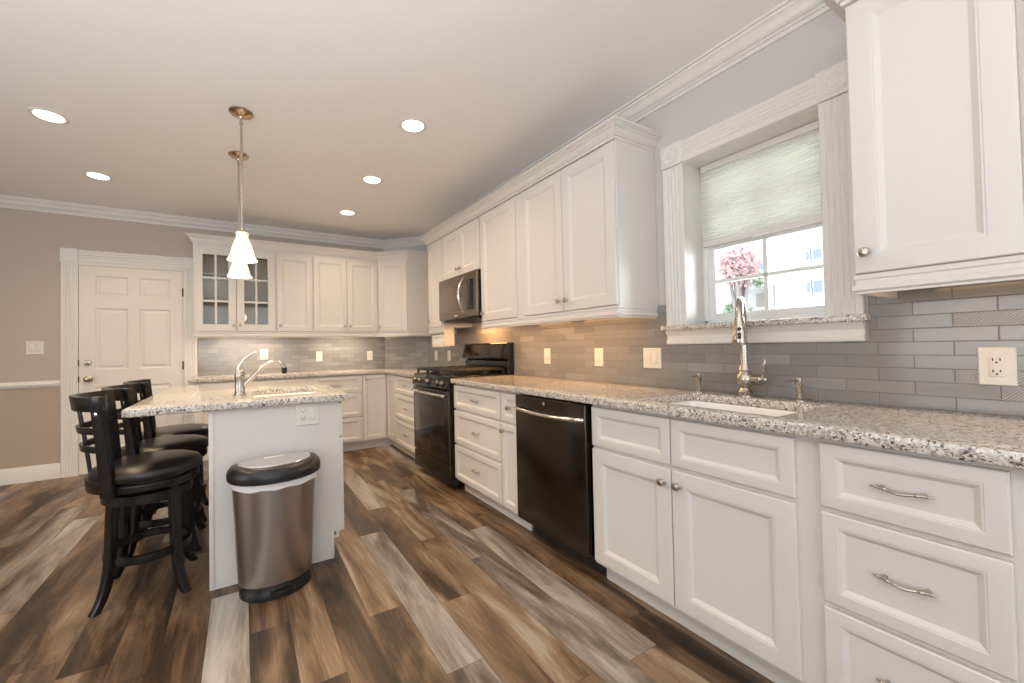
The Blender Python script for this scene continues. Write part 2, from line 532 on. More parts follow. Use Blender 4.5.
def tube(bm, pts, radii, seg=12, caps=True, ry=1.0):
    pts = [Vector(p) for p in pts]
    if isinstance(radii, (int, float)):
        radii = [radii] * len(pts)
    rings = []
    prev = None
    for i, p in enumerate(pts):
        t = (pts[min(i + 1, len(pts) - 1)] - pts[max(i - 1, 0)]).normalized()
        if prev is None:
            up = Vector((0, 0, 1)) if abs(t.z) < 0.9 else Vector((1, 0, 0))
            n = t.cross(up).normalized()
        else:
            n = (prev - t * prev.dot(t)).normalized()
        prev = n
        bnm = t.cross(n)
        rings.append([bm.verts.new(p + n * radii[i] * math.cos(2 * PI * k / seg) + bnm * radii[i] * ry * math.sin(2 * PI * k / seg)) for k in range(seg)])
    for k in range(len(rings) - 1):
        for i in range(seg):
            j = (i + 1) % seg
            bm.faces.new((rings[k][i], rings[k][j], rings[k + 1][j], rings[k + 1][i]))
    if caps:
        bm.faces.new(rings[0][::-1])
        bm.faces.new(rings[-1])


def strip(bm, path, w, h, up=None):
    """rectangular section w (sideways) x h (along up) swept along path; up list or const"""
    path = [Vector(p) for p in path]
    rings = []
    for i, p in enumerate(path):
        t = (path[min(i + 1, len(path) - 1)] - path[max(i - 1, 0)]).normalized()
        u = Vector(up[i]) if isinstance(up, list) else Vector(up or (0, 0, 1))
        s = t.cross(u).normalized()
        u2 = s.cross(t).normalized()
        ww = w[i] if isinstance(w, list) else w
        hh = h[i] if isinstance(h, list) else h
        rings.append([bm.verts.new(p + s * a * ww / 2 + u2 * c * hh / 2) for a, c in ((-1, -1), (1, -1), (1, 1), (-1, 1))])
    for k in range(len(rings) - 1):
        for i in range(4):
            j = (i + 1) % 4
            bm.faces.new((rings[k][i], rings[k][j], rings[k + 1][j], rings[k + 1][i]))
    bm.faces.new(rings[0][::-1])
    bm.faces.new(rings[-1])


def sweep(bm, prof, path, closed=False):
    """prof: closed polygon list of (out, z) ; path: list of (x,y); out is towards the left of travel"""
    n = len(path)
    P = [Vector((p[0], p[1])) for p in path]
    rings = []
    for i in range(n):
        ds = []
        if closed or i > 0:
            ds.append((P[i] - P[i - 1]).normalized())
        if closed or i < n - 1:
            ds.append((P[(i + 1) % n] - P[i]).normalized())
        ns = [Vector((-d.y, d.x)) for d in ds]
        if len(ns) == 2:
            m = (ns[0] + ns[1]).normalized()
            m = m / max(0.2, m.dot(ns[0]))
        else:
            m = ns[0]
        rings.append([bm.verts.new((P[i].x + m.x * o, P[i].y + m.y * o, z)) for o, z in prof])
    k = len(prof)
    rng = range(n) if closed else range(n - 1)
    for a in rng:
        r0, r1 = rings[a], rings[(a + 1) % n]
        for i in range(k):
            j = (i + 1) % k
            bm.faces.new((r0[i], r0[j], r1[j], r1[i]))
    if not closed:
        bm.faces.new(rings[0])
        bm.faces.new(rings[-1][::-1])


def nested(bm, x0, x1, z0, z1, prof, yback):
    """front panel in the xz plane facing -y. prof: list of (inset, out); out measured from yback towards -y."""
    rings = []
    for ins, out in prof:
        rings.append([bm.verts.new((x, yback - out, z)) for x, z in ((x0 + ins, z0 + ins), (x1 - ins, z0 + ins), (x1 - ins, z1 - ins), (x0 + ins, z1 - ins))])
    for a, c in zip(rings, rings[1:]):
        for i in range(4):
            j = (i + 1) % 4
            bm.faces.new((a[i], a[j], c[j], c[i]))
    bm.faces.new(rings[0])
    bm.faces.new(rings[-1])


DP = [(0, 0), (0, 0.0165), (0.0035, 0.0195), (0.007, 0.020), (0.058, 0.020), (0.060, 0.0185), (0.064, 0.0185), (0.067, 0.0165), (0.076, 0.0105), (0.078, 0.0095)]
DP_S = [(0, 0), (0, 0.0165), (0.0035, 0.0195), (0.006, 0.020), (0.036, 0.020), (0.038, 0.0185), (0.041, 0.0185), (0.044, 0.0165), (0.051, 0.0105), (0.053, 0.0095)]


def tag(o, label=None, cat=None, group=None, kind=None):
    if label: o['label'] = label
    if cat: o['category'] = cat
    if group: o['group'] = group
    if kind: o['kind'] = kind
    return o


def empty(name, loc=(0, 0, 0), rz=0.0):
    o = bpy.data.objects.new(name, None)
    o.location = loc
    o.rotation_euler = (0, 0, rz)
    o.empty_display_size = 0.1
    COL.objects.link(o)
    return o


def copy_tree(o, parent=None):
    c = o.copy()
    COL.objects.link(c)
    c.parent = parent
    for ch in list(o.children):
        copy_tree(ch, c)
    return c


def struct(o, label=None):
    o['kind'] = 'structure'
    if label: o['label'] = label
    return o


RR = -PI / 2      # things on the right wall: local x runs towards the camera, local -y faces the room

# ------------------------------------------------------------------ the room
XL, YF, D = -6.4, -2.9, 5.237
A = 0.436
bm = bmn(); box(bm, XL - 0.2, 0.2, YF - 0.2, D + 0.2, -0.1, 0)
struct(finish(bm, 'floor', M['floor']), 'brown and grey wood plank floor')
bm = bmn(); box(bm, XL - 0.2, 0.2, YF - 0.2, D + 0.2, CEIL, CEIL + 0.12)
struct(finish(bm, 'ceiling', M['ceil']), 'smooth white ceiling')


def wall_with_holes(name, mat, a0, a1, z0, z1, holes, to3, label):
    """cells of a wall slab; to3 maps (a, t, z), t = 0 inside face, 1 outer face"""
    As = sorted({a0, a1, *[h[0] for h in holes], *[h[1] for h in holes]})
    Zs = sorted({z0, z1, *[h[2] for h in holes], *[h[3] for h in holes]})
    bm = bmn()
    def solid(i, k):
        if i < 0 or k < 0 or i >= len(As) - 1 or k >= len(Zs) - 1: return False
        ca, cz = (As[i] + As[i + 1]) / 2, (Zs[k] + Zs[k + 1]) / 2
        return not any(h[0] < ca < h[1] and h[2] < cz < h[3] for h in holes)
    def q(*p):
        bm.faces.new([bm.verts.new(to3(*x)) for x in p])
    for i in range(len(As) - 1):
        for k in range(len(Zs) - 1):
            if not solid(i, k): continue
            l, r, b, t = As[i], As[i + 1], Zs[k], Zs[k + 1]
            q((l, 0, b), (r, 0, b), (r, 0, t), (l, 0, t))
            q((l, 1, b), (l, 1, t), (r, 1, t), (r, 1, b))
            if not solid(i - 1, k): q((l, 0, b), (l, 0, t), (l, 1, t), (l, 1, b))
            if not solid(i + 1, k): q((r, 0, b), (r, 1, b), (r, 1, t), (r, 0, t))
            if not solid(i, k - 1): q((l, 0, b), (l, 1, b), (r, 1, b), (r, 0, b))
            if not solid(i, k + 1): q((l, 0, t), (r, 0, t), (r, 1, t), (l, 1, t))
    return struct(finish(bm, name, mat), label)


WY0, WY1, WZ0, WZ1 = 0.694, 1.291, 1.245, 2.148     # sink window opening
WT = 0.20
wall_with_holes('wall_right', M['wallgrey'], YF, D, 0, CEIL, [(WY0 - 0.02, WY1 + 0.02, WZ0 - 0.02, WZ1 + 0.02)],
                lambda a, t, z: (0.0 + t * WT, a, z), 'grey painted wall with the sink window')
wall_with_holes('wall_back', M['walltwo'], XL, 0, 0, CEIL, [], lambda a, t, z: (a, D + t * 0.15, z), 'grey wall with tan paint under the chair rail')
wall_with_holes('wall_left', M['walltwo'], YF, D, 0, CEIL, [(-0.8, 2.0, 0.5, 2.3)], lambda a, t, z: (XL - t * 0.15, a, z), 'side wall out of view')
wall_with_holes('wall_front', M['walltwo'], XL, 0, 0, CEIL, [(-4.5, -0.7, 0.3, 2.4)], lambda a, t, z: (a, YF - t * 0.15, z), 'wall behind the viewer')
bm = bmn(); prism(bm, [(-A, D), (0, D - A), (0, D)], 0, CEIL)
struct(finish(bm, 'wall_corner', M['wallgrey']), 'diagonal wall across the kitchen corner')

# tile backsplash
TT = 1.385
bm = bmn()
box(bm, -0.009, 0, -0.6, 0.575, 0.914, 1.372)
box(bm, -0.009, 0, 0.575, 1.41, 0.914, 1.162)
box(bm, -0.009, 0, 1.41, D - A - 0.004, 0.914, TT)
struct(finish(bm, 'trim_6', M['tile_y']), 'grey glass tile backsplash on the window wall')
bm = bmn(); box(bm, -2.53, -A - 0.004, D - 0.009, D, 0.914, TT)
struct(finish(bm, 'trim_7', M['tile_x']), 'grey glass tile backsplash on the back wall')
bm = bmn()
n = Vector((-1, -1)).normalized() * 0.009
prism(bm, [(-A, D), (-A + n.x, D + n.y), (n.x, D - A + n.y), (0, D - A)], 0.914, TT)
struct(finish(bm, 'trim_8', M['tile_d']), 'grey glass tile backsplash on the diagonal corner')

# ceiling crown
cp = [(0, CEIL), (0.086, CEIL), (0.086, CEIL - 0.010), (0.074, CEIL - 0.012), (0.072, CEIL - 0.022), (0.066, CEIL - 0.024), (0.058, CEIL - 0.030), (0.050, CEIL - 0.042), (0.044, CEIL - 0.058), (0.034, CEIL - 0.066), (0.024, CEIL - 0.068), (0.022, CEIL - 0.076), (0.012, CEIL - 0.078), (0.011, CEIL - 0.096), (0, CEIL - 0.096)]
bm = bmn(); sweep(bm, cp, [(0, YF), (0, D - A), (-A, D), (XL, D), (XL, YF)], closed=True)
struct(finish(bm, 'trim_1', M['trim'], sharp=25), 'white crown molding around the ceiling')
# baseboard and chair rail, left of the back door
bbp = [(0, 0), (0.016, 0), (0.016, 0.115), (0.012, 0.125), (0.010, 0.138), (0.004, 0.142), (0, 0.142)]
bm = bmn(); sweep(bm, bbp, [(-3.62, D), (XL, D), (XL, YF)])
struct(finish(bm, 'baseboard_back', M['trim']), 'white baseboard')
crp = [(0, 0.862), (0.010, 0.862), (0.014, 0.872), (0.022, 0.880), (0.024, 0.896), (0.016, 0.906), (0.012, 0.920), (0, 0.922)]
bm = bmn(); sweep(bm, crp, [(-3.62, D), (XL, D)])
struct(finish(bm, 'trim_2', M['trim']), 'white chair rail')


def fluted_poly(w, t, nfl=4):
    """cross-section polygon: x across 0..w, y depth 0..-t (front at -t), with flutes"""
    pts = [(0, 0), (0, -t + 0.004), (0.004, -t)]
    m = w * 0.16
    span = w - 2 * m
    fw = span / nfl
    for i in range(nfl):
        x0 = m + i * fw
        pts += [(x0 + fw * 0.12, -t), (x0 + fw * 0.3, -t + 0.004), (x0 + fw * 0.5, -t + 0.0055), (x0 + fw * 0.7, -t + 0.004), (x0 + fw * 0.88, -t)]
    pts += [(w - 0.004, -t), (w, -t + 0.004), (w, 0)]
    return pts[::-1]


def rosette_block(bm, cx, cz, s, t, y=0.0):
    bbox(bm, cx - s / 2, cx + s / 2, y - t, y, cz - s / 2, cz + s / 2, 0.003)
    r = s * 0.42
    lathe(bm, [(r, 0), (r, 0.003), (r * .9, 0.006), (r * .78, 0.004), (r * .68, 0.001), (r * .55, 0.004), (r * .42, 0.001), (r * .3, 0.003), (r * .15, 0.006), (0.001, 0.007)],
          axis_mat((cx, y - t, cz), (0, -1, 0)), 28)


def casing(root, x0, x1, ztop, wc, t, zbot, name='window_trim'):
    """outer x0..x1 in local coordinates (wall plane y=0, room at -y)"""
    bm = bmn()
    prism(bm, [(x0 + p[0], p[1]) for p in fluted_poly(wc, t)], zbot, ztop - wc - 0.006)
    prism(bm, [(x1 - wc + p[0], p[1]) for p in fluted_poly(wc, t)], zbot, ztop - wc - 0.006)
    finish(bm, name, M['trim'], root, sharp=20)
    bm = bmn()
    Mx = Matrix(((0, 0, 1, 0), (0, 1, 0, 0), (1, 0, 0, 0), (0, 0, 0, 1)))
    prism(bm, [(ztop - wc - 0.002 + p[0], p[1]) for p in fluted_poly(wc, t)], x0 + wc, x1 - wc, Mx)
    finish(bm, name, M['trim'], root, sharp=20)
    for cx in (x0 + wc / 2, x1 - wc / 2):
        bm = bmn()
        rosette_block(bm, cx, ztop - wc / 2, wc + 0.006, t + 0.006)
        finish(bm, 'corner_block', M['trim'], root, sharp=30)


# ---- sink window: local x = 0.9925 - y(world)
YC = (WY0 + WY1) / 2
win = struct(empty('window_1', (0, YC, 0), RR), 'double-hung kitchen window with white fluted casing over the sink')
hw = (WY1 - WY0) / 2
casing(win, -hw - 0.118, hw + 0.110, 2.269, 0.118, 0.022, 1.262)
bm = bmn()      # jamb liner
for (a, b_, c, d) in ((-hw - 0.02, -hw, WZ0 - 0.02, WZ1 + 0.02), (hw, hw + 0.02, WZ0 - 0.02, WZ1 + 0.02), (-hw, hw, WZ1, WZ1 + 0.02), (-hw, hw, WZ0 - 0.02, WZ0)):
    box(bm, a, b_, -0.002, 0.195, c, d)
finish(bm, 'window_jamb', M['trim'], win)
bm = bmn()      # apron
ap = [(0.0, 1.158), (0.018, 1.158), (0.022, 1.164), (0.022, 1.178), (0.016, 1.184), (0.016, 1.205), (0.022, 1.212), (0.030, 1.222), (0.030, 1.235), (0, 1.235)]
sweep(bm, [(o, z) for o, z in ap], [(hw + 0.110, 0), (-hw - 0.118, 0)])
bmesh.ops.transform(bm, matrix=Matrix.Identity(4), verts=bm.verts)
finish(bm, 'window_apron', M['trim'], win, sharp=25)
bm = bmn(); bbox(bm, -hw - 0.130, hw + 0.128, -0.062, 0.0, 1.235, 1.262, 0.006, 3)
box(bm, -hw, hw, -0.003, 0.165, 1.240, 1.262)
finish(bm, 'window_sill', M['granite'], win)
# frame and sashes
bm = bmn()
fx0, fx1 = -hw, hw
for (a, b_, c, d, y0, y1) in ((fx0, fx0 + 0.022, WZ0, WZ1, 0.150, 0.195), (fx1 - 0.022, fx1, WZ0, WZ1, 0.150, 0.195), (fx0, fx1, WZ0, 1.286, 0.150, 0.195), (fx0, fx1, WZ1 - 0.03, WZ1, 0.150, 0.195)):
    bbox(bm, a, b_, y0, y1, c, d, 0.003)
finish(bm, 'window_frame', M['vinyl'], win)


def sash(z0, z1, y, top=False):
    s = 0.036
    a, b_ = fx0 + 0.022, fx1 - 0.022
    bm = bmn()
    for r in ((a, a + s, z0, z1), (b_ - s, b_, z0, z1), (a + s, b_ - s, z0, z0 + s), (a + s, b_ - s, z1 - s, z1)):
        bbox(bm, r[0], r[1], y, y + 0.028, r[2], r[3], 0.003)
    m = 0.009
    bbox(bm, -m, m, y + 0.004, y + 0.024, z0 + s, z1 - s, 0.002)
    zm = z0 + s + (z1 - z0 - 2 * s) * (0.50)
    bbox(bm, a + s, b_ - s, y + 0.004, y + 0.024, zm - m, zm + m, 0.002)
    so = finish(bm, 'window_sash', M['vinyl'], win)
    bm = bmn(); box(bm, a + s - 0.004, b_ - s + 0.004, y + 0.012, y + 0.016, z0 + s - 0.004, z1 - s + 0.004)
    finish(bm, 'window_pane', M['glass'], so)


sash(1.286, 1.712, 0.160)
sash(1.690, 2.118, 0.190)

# blind
bl = tag(empty('pleated_shade', (0, YC, 0), RR), 'pale green-white pleated shade half lowered in the sink window', 'window blind')
bx0, bx1 = -hw + 0.012, hw - 0.012
bm = bmn(); bbox(bm, bx0, bx1, 0.125, 0.158, 2.112, 2.146, 0.004)
finish(bm, 'headrail', M['trim'], bl)
bm = bmn()
zt, zb_, NP = 2.112, 1.722, 22
front = []; back = []
for i in range(NP * 2 + 1):
    z = zt - (zt - zb_) * i / (NP * 2)
    k = 1 if i % 2 else 0
    front.append((z, 0.136 - (0.008 if k else 0)))
    back.append((z, 0.142 + (0.008 if k else 0)))
for L in (front, back):
    vv = [[bm.verts.new((x, y, z)) for (z, y) in L] for x in (bx0 + 0.004, bx1 - 0.004)]
    for i in range(len(L) - 1):
        bm.faces.new((vv[0][i], vv[1][i], vv[1][i + 1], vv[0][i + 1]))
finish(bm, 'pleated_fabric', M['blind'], bl, sharp=20)
bm = bmn(); bbox(bm, bx0, bx1, 0.126, 0.156, 1.694, 1.724, 0.004)
finish(bm, 'bottom_rail', M['trim'], bl)
bm = bmn(); bbox(bm, -0.035, 0.035, 0.120, 0.130, 1.690, 1.698, 0.002)
finish(bm, 'pull_tab', M['vinyl'], bl)

# ---- back door and its casing (x -3.489..-2.667)
dr = struct(empty('door_1', (0, D, 0)), 'white six-panel door with two nickel knobs')
DX0, DX1, DZ = -3.489, -2.667, 2.035
bm = bmn()
fwid = 0.118
prism(bm, [(-3.618 + p[0], p[1]) for p in fluted_poly(0.118, 0.022)], 0, 2.062)
prism(bm, [(-2.655 + p[0], p[1]) for p in fluted_poly(0.115, 0.022)], 0, 2.062)
for x0, x1 in ((-3.500, DX0 - 0.003), (DX1 + 0.003, -2.655)):
    box(bm, x0, x1, -0.021, 0.0, 0, 2.045)
box(bm, -3.5, -2.655, -0.018, 0, DZ + 0.004, 2.062)
finish(bm, 'door_casing', M['trim'], dr, sharp=20)
bm = bmn()
bbox(bm, -3.630, -2.535, -0.026, 0, 2.062, 2.070, 0.002)
prism(bm, [(2.070 + p[0], p[1]) for p in fluted_poly(0.115, 0.020, 3)], -3.50, -2.655, Matrix(((0, 0, 1, 0), (0, 1, 0, 0), (1, 0, 0, 0), (0, 0, 0, 1))))
for cx in (-3.559, -2.5975):
    bbox(bm, cx - 0.062, cx + 0.062, -0.027, 0, 2.068, 2.190, 0.003)
finish(bm, 'door_header', M['trim'], dr, sharp=20)
bm = bmn()
yd = -0.015
# slab with six sunk, raised-centre panels
cols = [(-3.372, -3.118), (-3.030, -2.772)]
rowsz = [(1.735, 1.940), (1.010, 1.620), (0.235, 0.845)]
Xs = sorted({DX0, DX1, *[c for p in cols for c in p]})
Zs = sorted({0.008, DZ, *[c for p in rowsz for c in p]})
for i in range(len(Xs) - 1):
    for k in range(len(Zs) - 1):
        cx, cz = (Xs[i] + Xs[i + 1]) / 2, (Zs[k] + Zs[k + 1]) / 2
        isp = any(a < cx < b_ for a, b_ in cols) and any(a < cz < b_ for a, b_ in rowsz)
        if isp:
            prof = [(0, 0), (0.004, -0.004), (0.014, -0.010), (0.024, -0.010), (0.044, -0.003)]
            rings = [[bm.verts.new((x, yd - o, z)) for x, z in ((Xs[i] + n_, Zs[k] + n_), (Xs[i + 1] - n_, Zs[k] + n_), (Xs[i + 1] - n_, Zs[k + 1] - n_), (Xs[i] + n_, Zs[k + 1] - n_))] for n_, o in prof]
            for a, c in zip(rings, rings[1:]):
                for q in range(4):
                    bm.faces.new((a[q], a[(q + 1) % 4], c[(q + 1) % 4], c[q]))
            bm.faces.new(rings[-1])
        else:
            bm.faces.new([bm.verts.new((x, yd, z)) for x, z in ((Xs[i], Zs[k]), (Xs[i + 1], Zs[k]), (Xs[i + 1], Zs[k + 1]), (Xs[i], Zs[k + 1]))])
finish(bm, 'door_slab', M['door'], dr, sharp=15)


def door_knob(name, cx, cz, lock=False):
    bm = bmn()
    Mk = axis_mat((cx, yd, cz), (0, -1, 0))
    if lock:
        lathe(bm, [(0.030, 0), (0.030, 0.006), (0.024, 0.014), (0.014, 0.016), (0.012, 0.022), (0.001, 0.023)], Mk, 20)
        bbox(bm, cx - 0.016, cx + 0.016, yd - 0.034, yd - 0.02, cz - 0.005, cz + 0.005, 0.003)
    else:
        lathe(bm, [(0.032, 0), (0.032, 0.006), (0.015, 0.012), (0.012, 0.030), (0.022, 0.038), (0.029, 0.050), (0.027, 0.062), (0.016, 0.070), (0.001, 0.072)], Mk, 20)
    finish(bm, name, M['nickel'], dr)


door_knob('door_knob', -3.418, 0.925)
door_knob('deadbolt', -3.424, 1.082, True)
for zc in (1.81, 1.03, 0.25):
    bm = bmn(); bbox(bm, DX1 - 0.004, DX1 + 0.010, -0.028, -0.012, zc - 0.045, zc + 0.045, 0.002)
    finish(bm, 'hinge', M['hinge'], dr)
for zc in (0.925, 1.082):
    bm = bmn(); bbox(bm, DX0 - 0.006, DX0 + 0.002, -0.025, -0.012, zc - 0.03, zc + 0.03, 0.002)
    finish(bm, 'strike_plate', M['hinge'], dr)

# ------------------------------------------------------------------ recessed lights
can = empty('recessed_light', (*CANS[0], CEIL))
bm = bmn()
lathe(bm, [(0.089, 0.0), (0.089, -0.003), (0.082, -0.006), (0.071, -0.005), (0.067, 0.0)], None, 36, caps=False)
finish(bm, 'trim_ring', M['trim'], can)
bm = bmn(); lathe(bm, [(0.069, -0.001), (0.067, -0.0035), (0.001, -0.004)], None, 32)
finish(bm, 'lens', M['lens'], can)
clabels = ['lit recessed ceiling light nearest the window wall crown, largest of the right row', 'lit recessed ceiling light in the middle of the row over the range aisle', 'lit recessed ceiling light nearest the diagonal corner',
           'lit recessed ceiling light largest of the two before the back door', 'lit recessed ceiling light nearest the back door header']
for i, (x, y) in enumerate(CANS[:5]):
    c = can if i == 0 else copy_tree(can)
    c.location = (x, y, CEIL)
    tag(c, clabels[i], 'ceiling light', 'recessed ceiling lights')
# lamps of the same kind elsewhere in the room
for i, (x, y) in enumerate(CANS[5:]):
    c = copy_tree(can)
    c.location = (x, y, CEIL)
    tag(c, 'lit recessed ceiling light in the front half of the room', 'ceiling light', 'recessed ceiling lights beyond the frame')

# ------------------------------------------------------------------ cabinet parts
def knob(parent, x, z, yf):
    bm = bmn()
    lathe(bm, [(0.0085, 0), (0.0085, 0.002), (0.0055, 0.005), (0.005, 0.011), (0.0085, 0.014), (0.0145, 0.018), (0.0155, 0.022), (0.0135, 0.0265), (0.008, 0.029), (0.001, 0.0297)],
          axis_mat((x, yf, z), (0, -1, 0)), 20)
    return finish(bm, 'knob', M['pullmetal'], parent)


def pull(parent, x, z, yf, L=0.118):
    bm = bmn()
    pts = []; rad = []
    N = 40
    h = L / 2
    for i in range(N + 1):
        t = -1 + 2 * i / N
        a = abs(t)
        out = 0.026 - 0.012 * a ** 2.2
        sag = 0.005 * math.cos(t * PI * 1.0)
        r = 0.0034 + 0.0012 * math.cos(t * PI * 0.9)
        for c0, w0, amp in ((0.50, 0.045, 0.0026), (0.62, 0.035, 0.0022), (0.80, 0.04, 0.0020), (0.96, 0.03, 0.0012)):
            r += amp * math.exp(-((a - c0) / w0) ** 2)
        if a > 0.9: r *= 0.75
        pts.append((x + t * h, yf - out, z - sag * (1 - a)))
        rad.append(r)
    tube(bm, pts, rad, 10)
    for s in (-1, 1):
        tube(bm, [(x + s * h * 0.66, yf + 0.0, z), (x + s * h * 0.66, yf - 0.020, z)], [0.0055, 0.0042], 10)
    return finish(bm, 'pull', M['pullmetal'], parent)


def door(parent, x0, x1, z0, z1, yf, kn=None, name='door', small=False):
    bm = bmn()
    nested(bm, x0, x1, z0, z1, DP_S if small else DP, yf)
    o = finish(bm, name, M['cab'], parent, sharp=20)
    if kn == 'l': knob(o, x0 + 0.03, z1 - 0.055, yf - 0.02)
    if kn == 'r': knob(o, x1 - 0.03, z1 - 0.055, yf - 0.02)
    if kn == 'bl': knob(o, x0 + 0.03, z0 + 0.065, yf - 0.02)
    if kn == 'br': knob(o, x1 - 0.03, z0 + 0.065, yf - 0.02)
    if kn == 'c': knob(o, (x0 + x1) / 2, (z0 + z1) / 2, yf - 0.012)
    if kn == 'tl': knob(o, x0 + 0.03, z1 - 0.045, yf - 0.02)
    if kn == 'pull': pull(o, (x0 + x1) / 2, (z0 + z1) / 2, yf - 0.0095)
    return o


BD = 0.61         # base depth
ZB, ZT = 0.118, 0.862
Z1B, Z1T = 0.676, 0.660       # bottom of the top drawer, top of what is below
Z2B, Z2T = 0.400, 0.384


def base_body(t, w, depth=BD, h=0.876, toe=0.10, toe_in=0.07, mat=None, hollow=False):
    bm = bmn()
    if hollow:      # open box so that the bowl hangs inside it
        box(bm, 0, 0.018, -depth, -0.004, toe, h); box(bm, w - 0.018, w, -depth, -0.004, toe, h)
        box(bm, 0.018, w - 0.018, -depth, -0.004, toe, toe + 0.018); box(bm, 0.018, w - 0.018, -0.016, -0.004, toe + 0.018, h)
        box(bm, 0.018, w - 0.018, -depth, -depth + 0.018, toe + 0.018, h)
    else:
        box(bm, 0, w, -depth, -0.004, toe, h)
    box(bm, 0.0, w, -depth + toe_in, -0.004, 0, toe)
    finish(bm, 'carcass', mat or M['cab'], t)


def base_unit(x_or_y, w, rz, label, kind, origin, gap=0.006, **kw):
    t = tag(empty('base_cabinet', origin, rz), label, 'base cabinet', kw.get('group', 'white base cabinets'))
    base_body(t, w, hollow=(kind == 'sink'))
    e0, e1 = kw.get('ml', 0.006), kw.get('mr', 0.006)
    x0, x1 = e0, w - e1
    if kind == '3d':
        door(t, x0, x1, Z1B, ZT, -BD, 'pull', 'drawer', True)
        door(t, x0, x1, Z2B, Z1T, -BD, 'pull', 'drawer', True)
        door(t, x0, x1, ZB, Z2T, -BD, 'pull', 'drawer', True)
    if kind == 'd1':
        door(t, x0, x1, Z1B, ZT, -BD, 'c', 'drawer', True)
        door(t, x0, x1, ZB, Z1T, -BD, kw.get('kn', 'r'), small=(w < .3))
    if kind == 'sink':
        xm = (x0 + x1) / 2
        door(t, x0, xm - 0.002, Z1B, ZT, -BD, None, 'drawer_front', True)
        door(t, xm + 0.002, x1, Z1B, ZT, -BD, None, 'drawer_front', True)
        door(t, x0, xm - 0.002, ZB, Z1T, -BD, 'r')
        door(t, xm + 0.002, x1, ZB, Z1T, -BD, 'l')
    if kind == 'full':
        door(t, x0, x1, ZB, ZT, -BD, kw.get('kn', None), small=(w < .3))
    if kind == 'filler':
        bm = bmn(); bbox(bm, x0, x1, -BD - 0.019, -BD, ZB, ZT, 0.003)
        finish(bm, 'filler_strip', M['cab'], t)
    return t


def RY(y):      # origin on the right wall
    return (0, y, 0)


# right run (local x = y_left - y)
base_unit(0, 0.836, RR, 'wide white sink base cabinet with two doors, under the window sink', 'sink', RY(1.4154))
base_unit(0, 0.416, RR, 'white three-drawer base cabinet, nearest to the viewer', '3d', RY(0.5792), ml=0.0554, mr=0.022)
base_unit(0, 0.40, RR, 'white base cabinet past the near three-drawer stack, at the frame edge', 'full', RY(0.1632), group='white base cabinets', ml=0.05)
base_unit(0, 0.190, RR, 'narrow white base cabinet with small drawer, beside the dishwasher', 'd1', RY(2.2043), kn='tl')
base_unit(0, 0.672, RR, 'white three-drawer base cabinet between range and narrow cabinet', '3d', RY(2.8765))
base_unit(0, 0.66, RR, 'white three-drawer base cabinet between range and corner', '3d', RY(4.31), mr=0.008)
base_unit(0, 0.317, RR, 'white corner filler cabinet beside the far three-drawer stack', 'full', RY(4.627), ml=0.012, mr=0.008)
# back run (local x = x world)
base_unit(0, 0.281, 0, 'white single-door base cabinet at the corner of the back run', 'full', (-0.911, D, 0), kn='tl')
base_unit(0, 0.60, 0, 'white three-drawer base cabinet on the back wall, beside single door', '3d', (-1.511, D, 0))
base_unit(0, 0.52, 0, 'white back-wall base cabinet mostly hidden behind the island', 'd1', (-2.031, D, 0))
base_unit(0, 0.49, 0, 'white back-wall base cabinet next to the door casing', 'd1', (-2.521, D, 0))
# blind corner carcass behind the two runs
t = tag(empty('corner_base_cabinet', (0, D, 0)), 'plain white corner base under the granite, between both runs', 'base cabinet', 'white base cabinets')
bm = bmn()
prism(bm, [(-0.629, -0.004), (-0.629, -BD), (-0.004, -BD), (-0.004, -A - 0.01), (-A - 0.01, -0.004)], 0.10, 0.876)
box(bm, -0.629, -0.1, -0.54, -0.45, 0, 0.10); box(bm, -0.54, -0.1, -0.609, -0.54, 0, 0.10)
finish(bm, 'carcass', M['cab'], t)

# ------------------------------------------------------------------ countertops
def counter(name, polys, label, bev=0.006):
    """cells: list of (x0,x1,y0,y1) rectangles sharing edges, or a polygon"""
    bm = bmn()
    z0, z1 = 0.877, 0.914
    if isinstance(polys, dict):
        Xs, Ys, hole = polys['xs'], polys['ys'], polys['hole']
        fs = []
        vm = {}
        def V(i, j):
            if (i, j) not in vm: vm[(i, j)] = bm.verts.new((Xs[i], Ys[j], z0))
            return vm[(i, j)]
        for i in range(len(Xs) - 1):
            for j in range(len(Ys) - 1):
                if (i, j) == hole: continue
                fs.append(bm.faces.new((V(i, j), V(i + 1, j), V(i + 1, j + 1), V(i, j + 1))))
        r = bmesh.ops.extrude_face_region(bm, geom=fs)
        bmesh.ops.translate(bm, vec=(0, 0, z1 - z0), verts=[v for v in r['geom'] if isinstance(v, bmesh.types.BMVert)])
    else:
        prism(bm, polys, z0, z1)
    bmesh.ops.recalc_face_normals(bm, faces=bm.faces)
    o = finish(bm, name, M['granite'], None, bevel=bev, bseg=3)
    return tag(o, label, 'countertop', 'speckled granite countertops')


counter('granite_countertop', {'xs': [-0.655, -0.562, -0.165, 0.0 - 0.0095], 'ys': [-0.24, 0.655, 1.190, 2.877], 'hole': (1, 1)},
        'long speckled granite countertop along the window wall, with sink cutout')
nn = 0.010
counter('granite_countertop', [(-0.655, 3.650), (-nn, 3.650), (-nn, D - A - nn * 0.4), (-A - nn * 0.4, D - nn), (-2.565, D - nn), (-2.565, D - 0.655), (-0.655, D - 0.655)],
        'L-shaped speckled granite countertop turning the far corner by the range')
counter('granite_countertop', {'xs': [-2.580, -2.060, -1.690, -1.590], 'ys': [2.305, 2.470, 2.945, 3.70], 'hole': (1, 1)},
        'speckled granite countertop overhanging the island toward the stools')


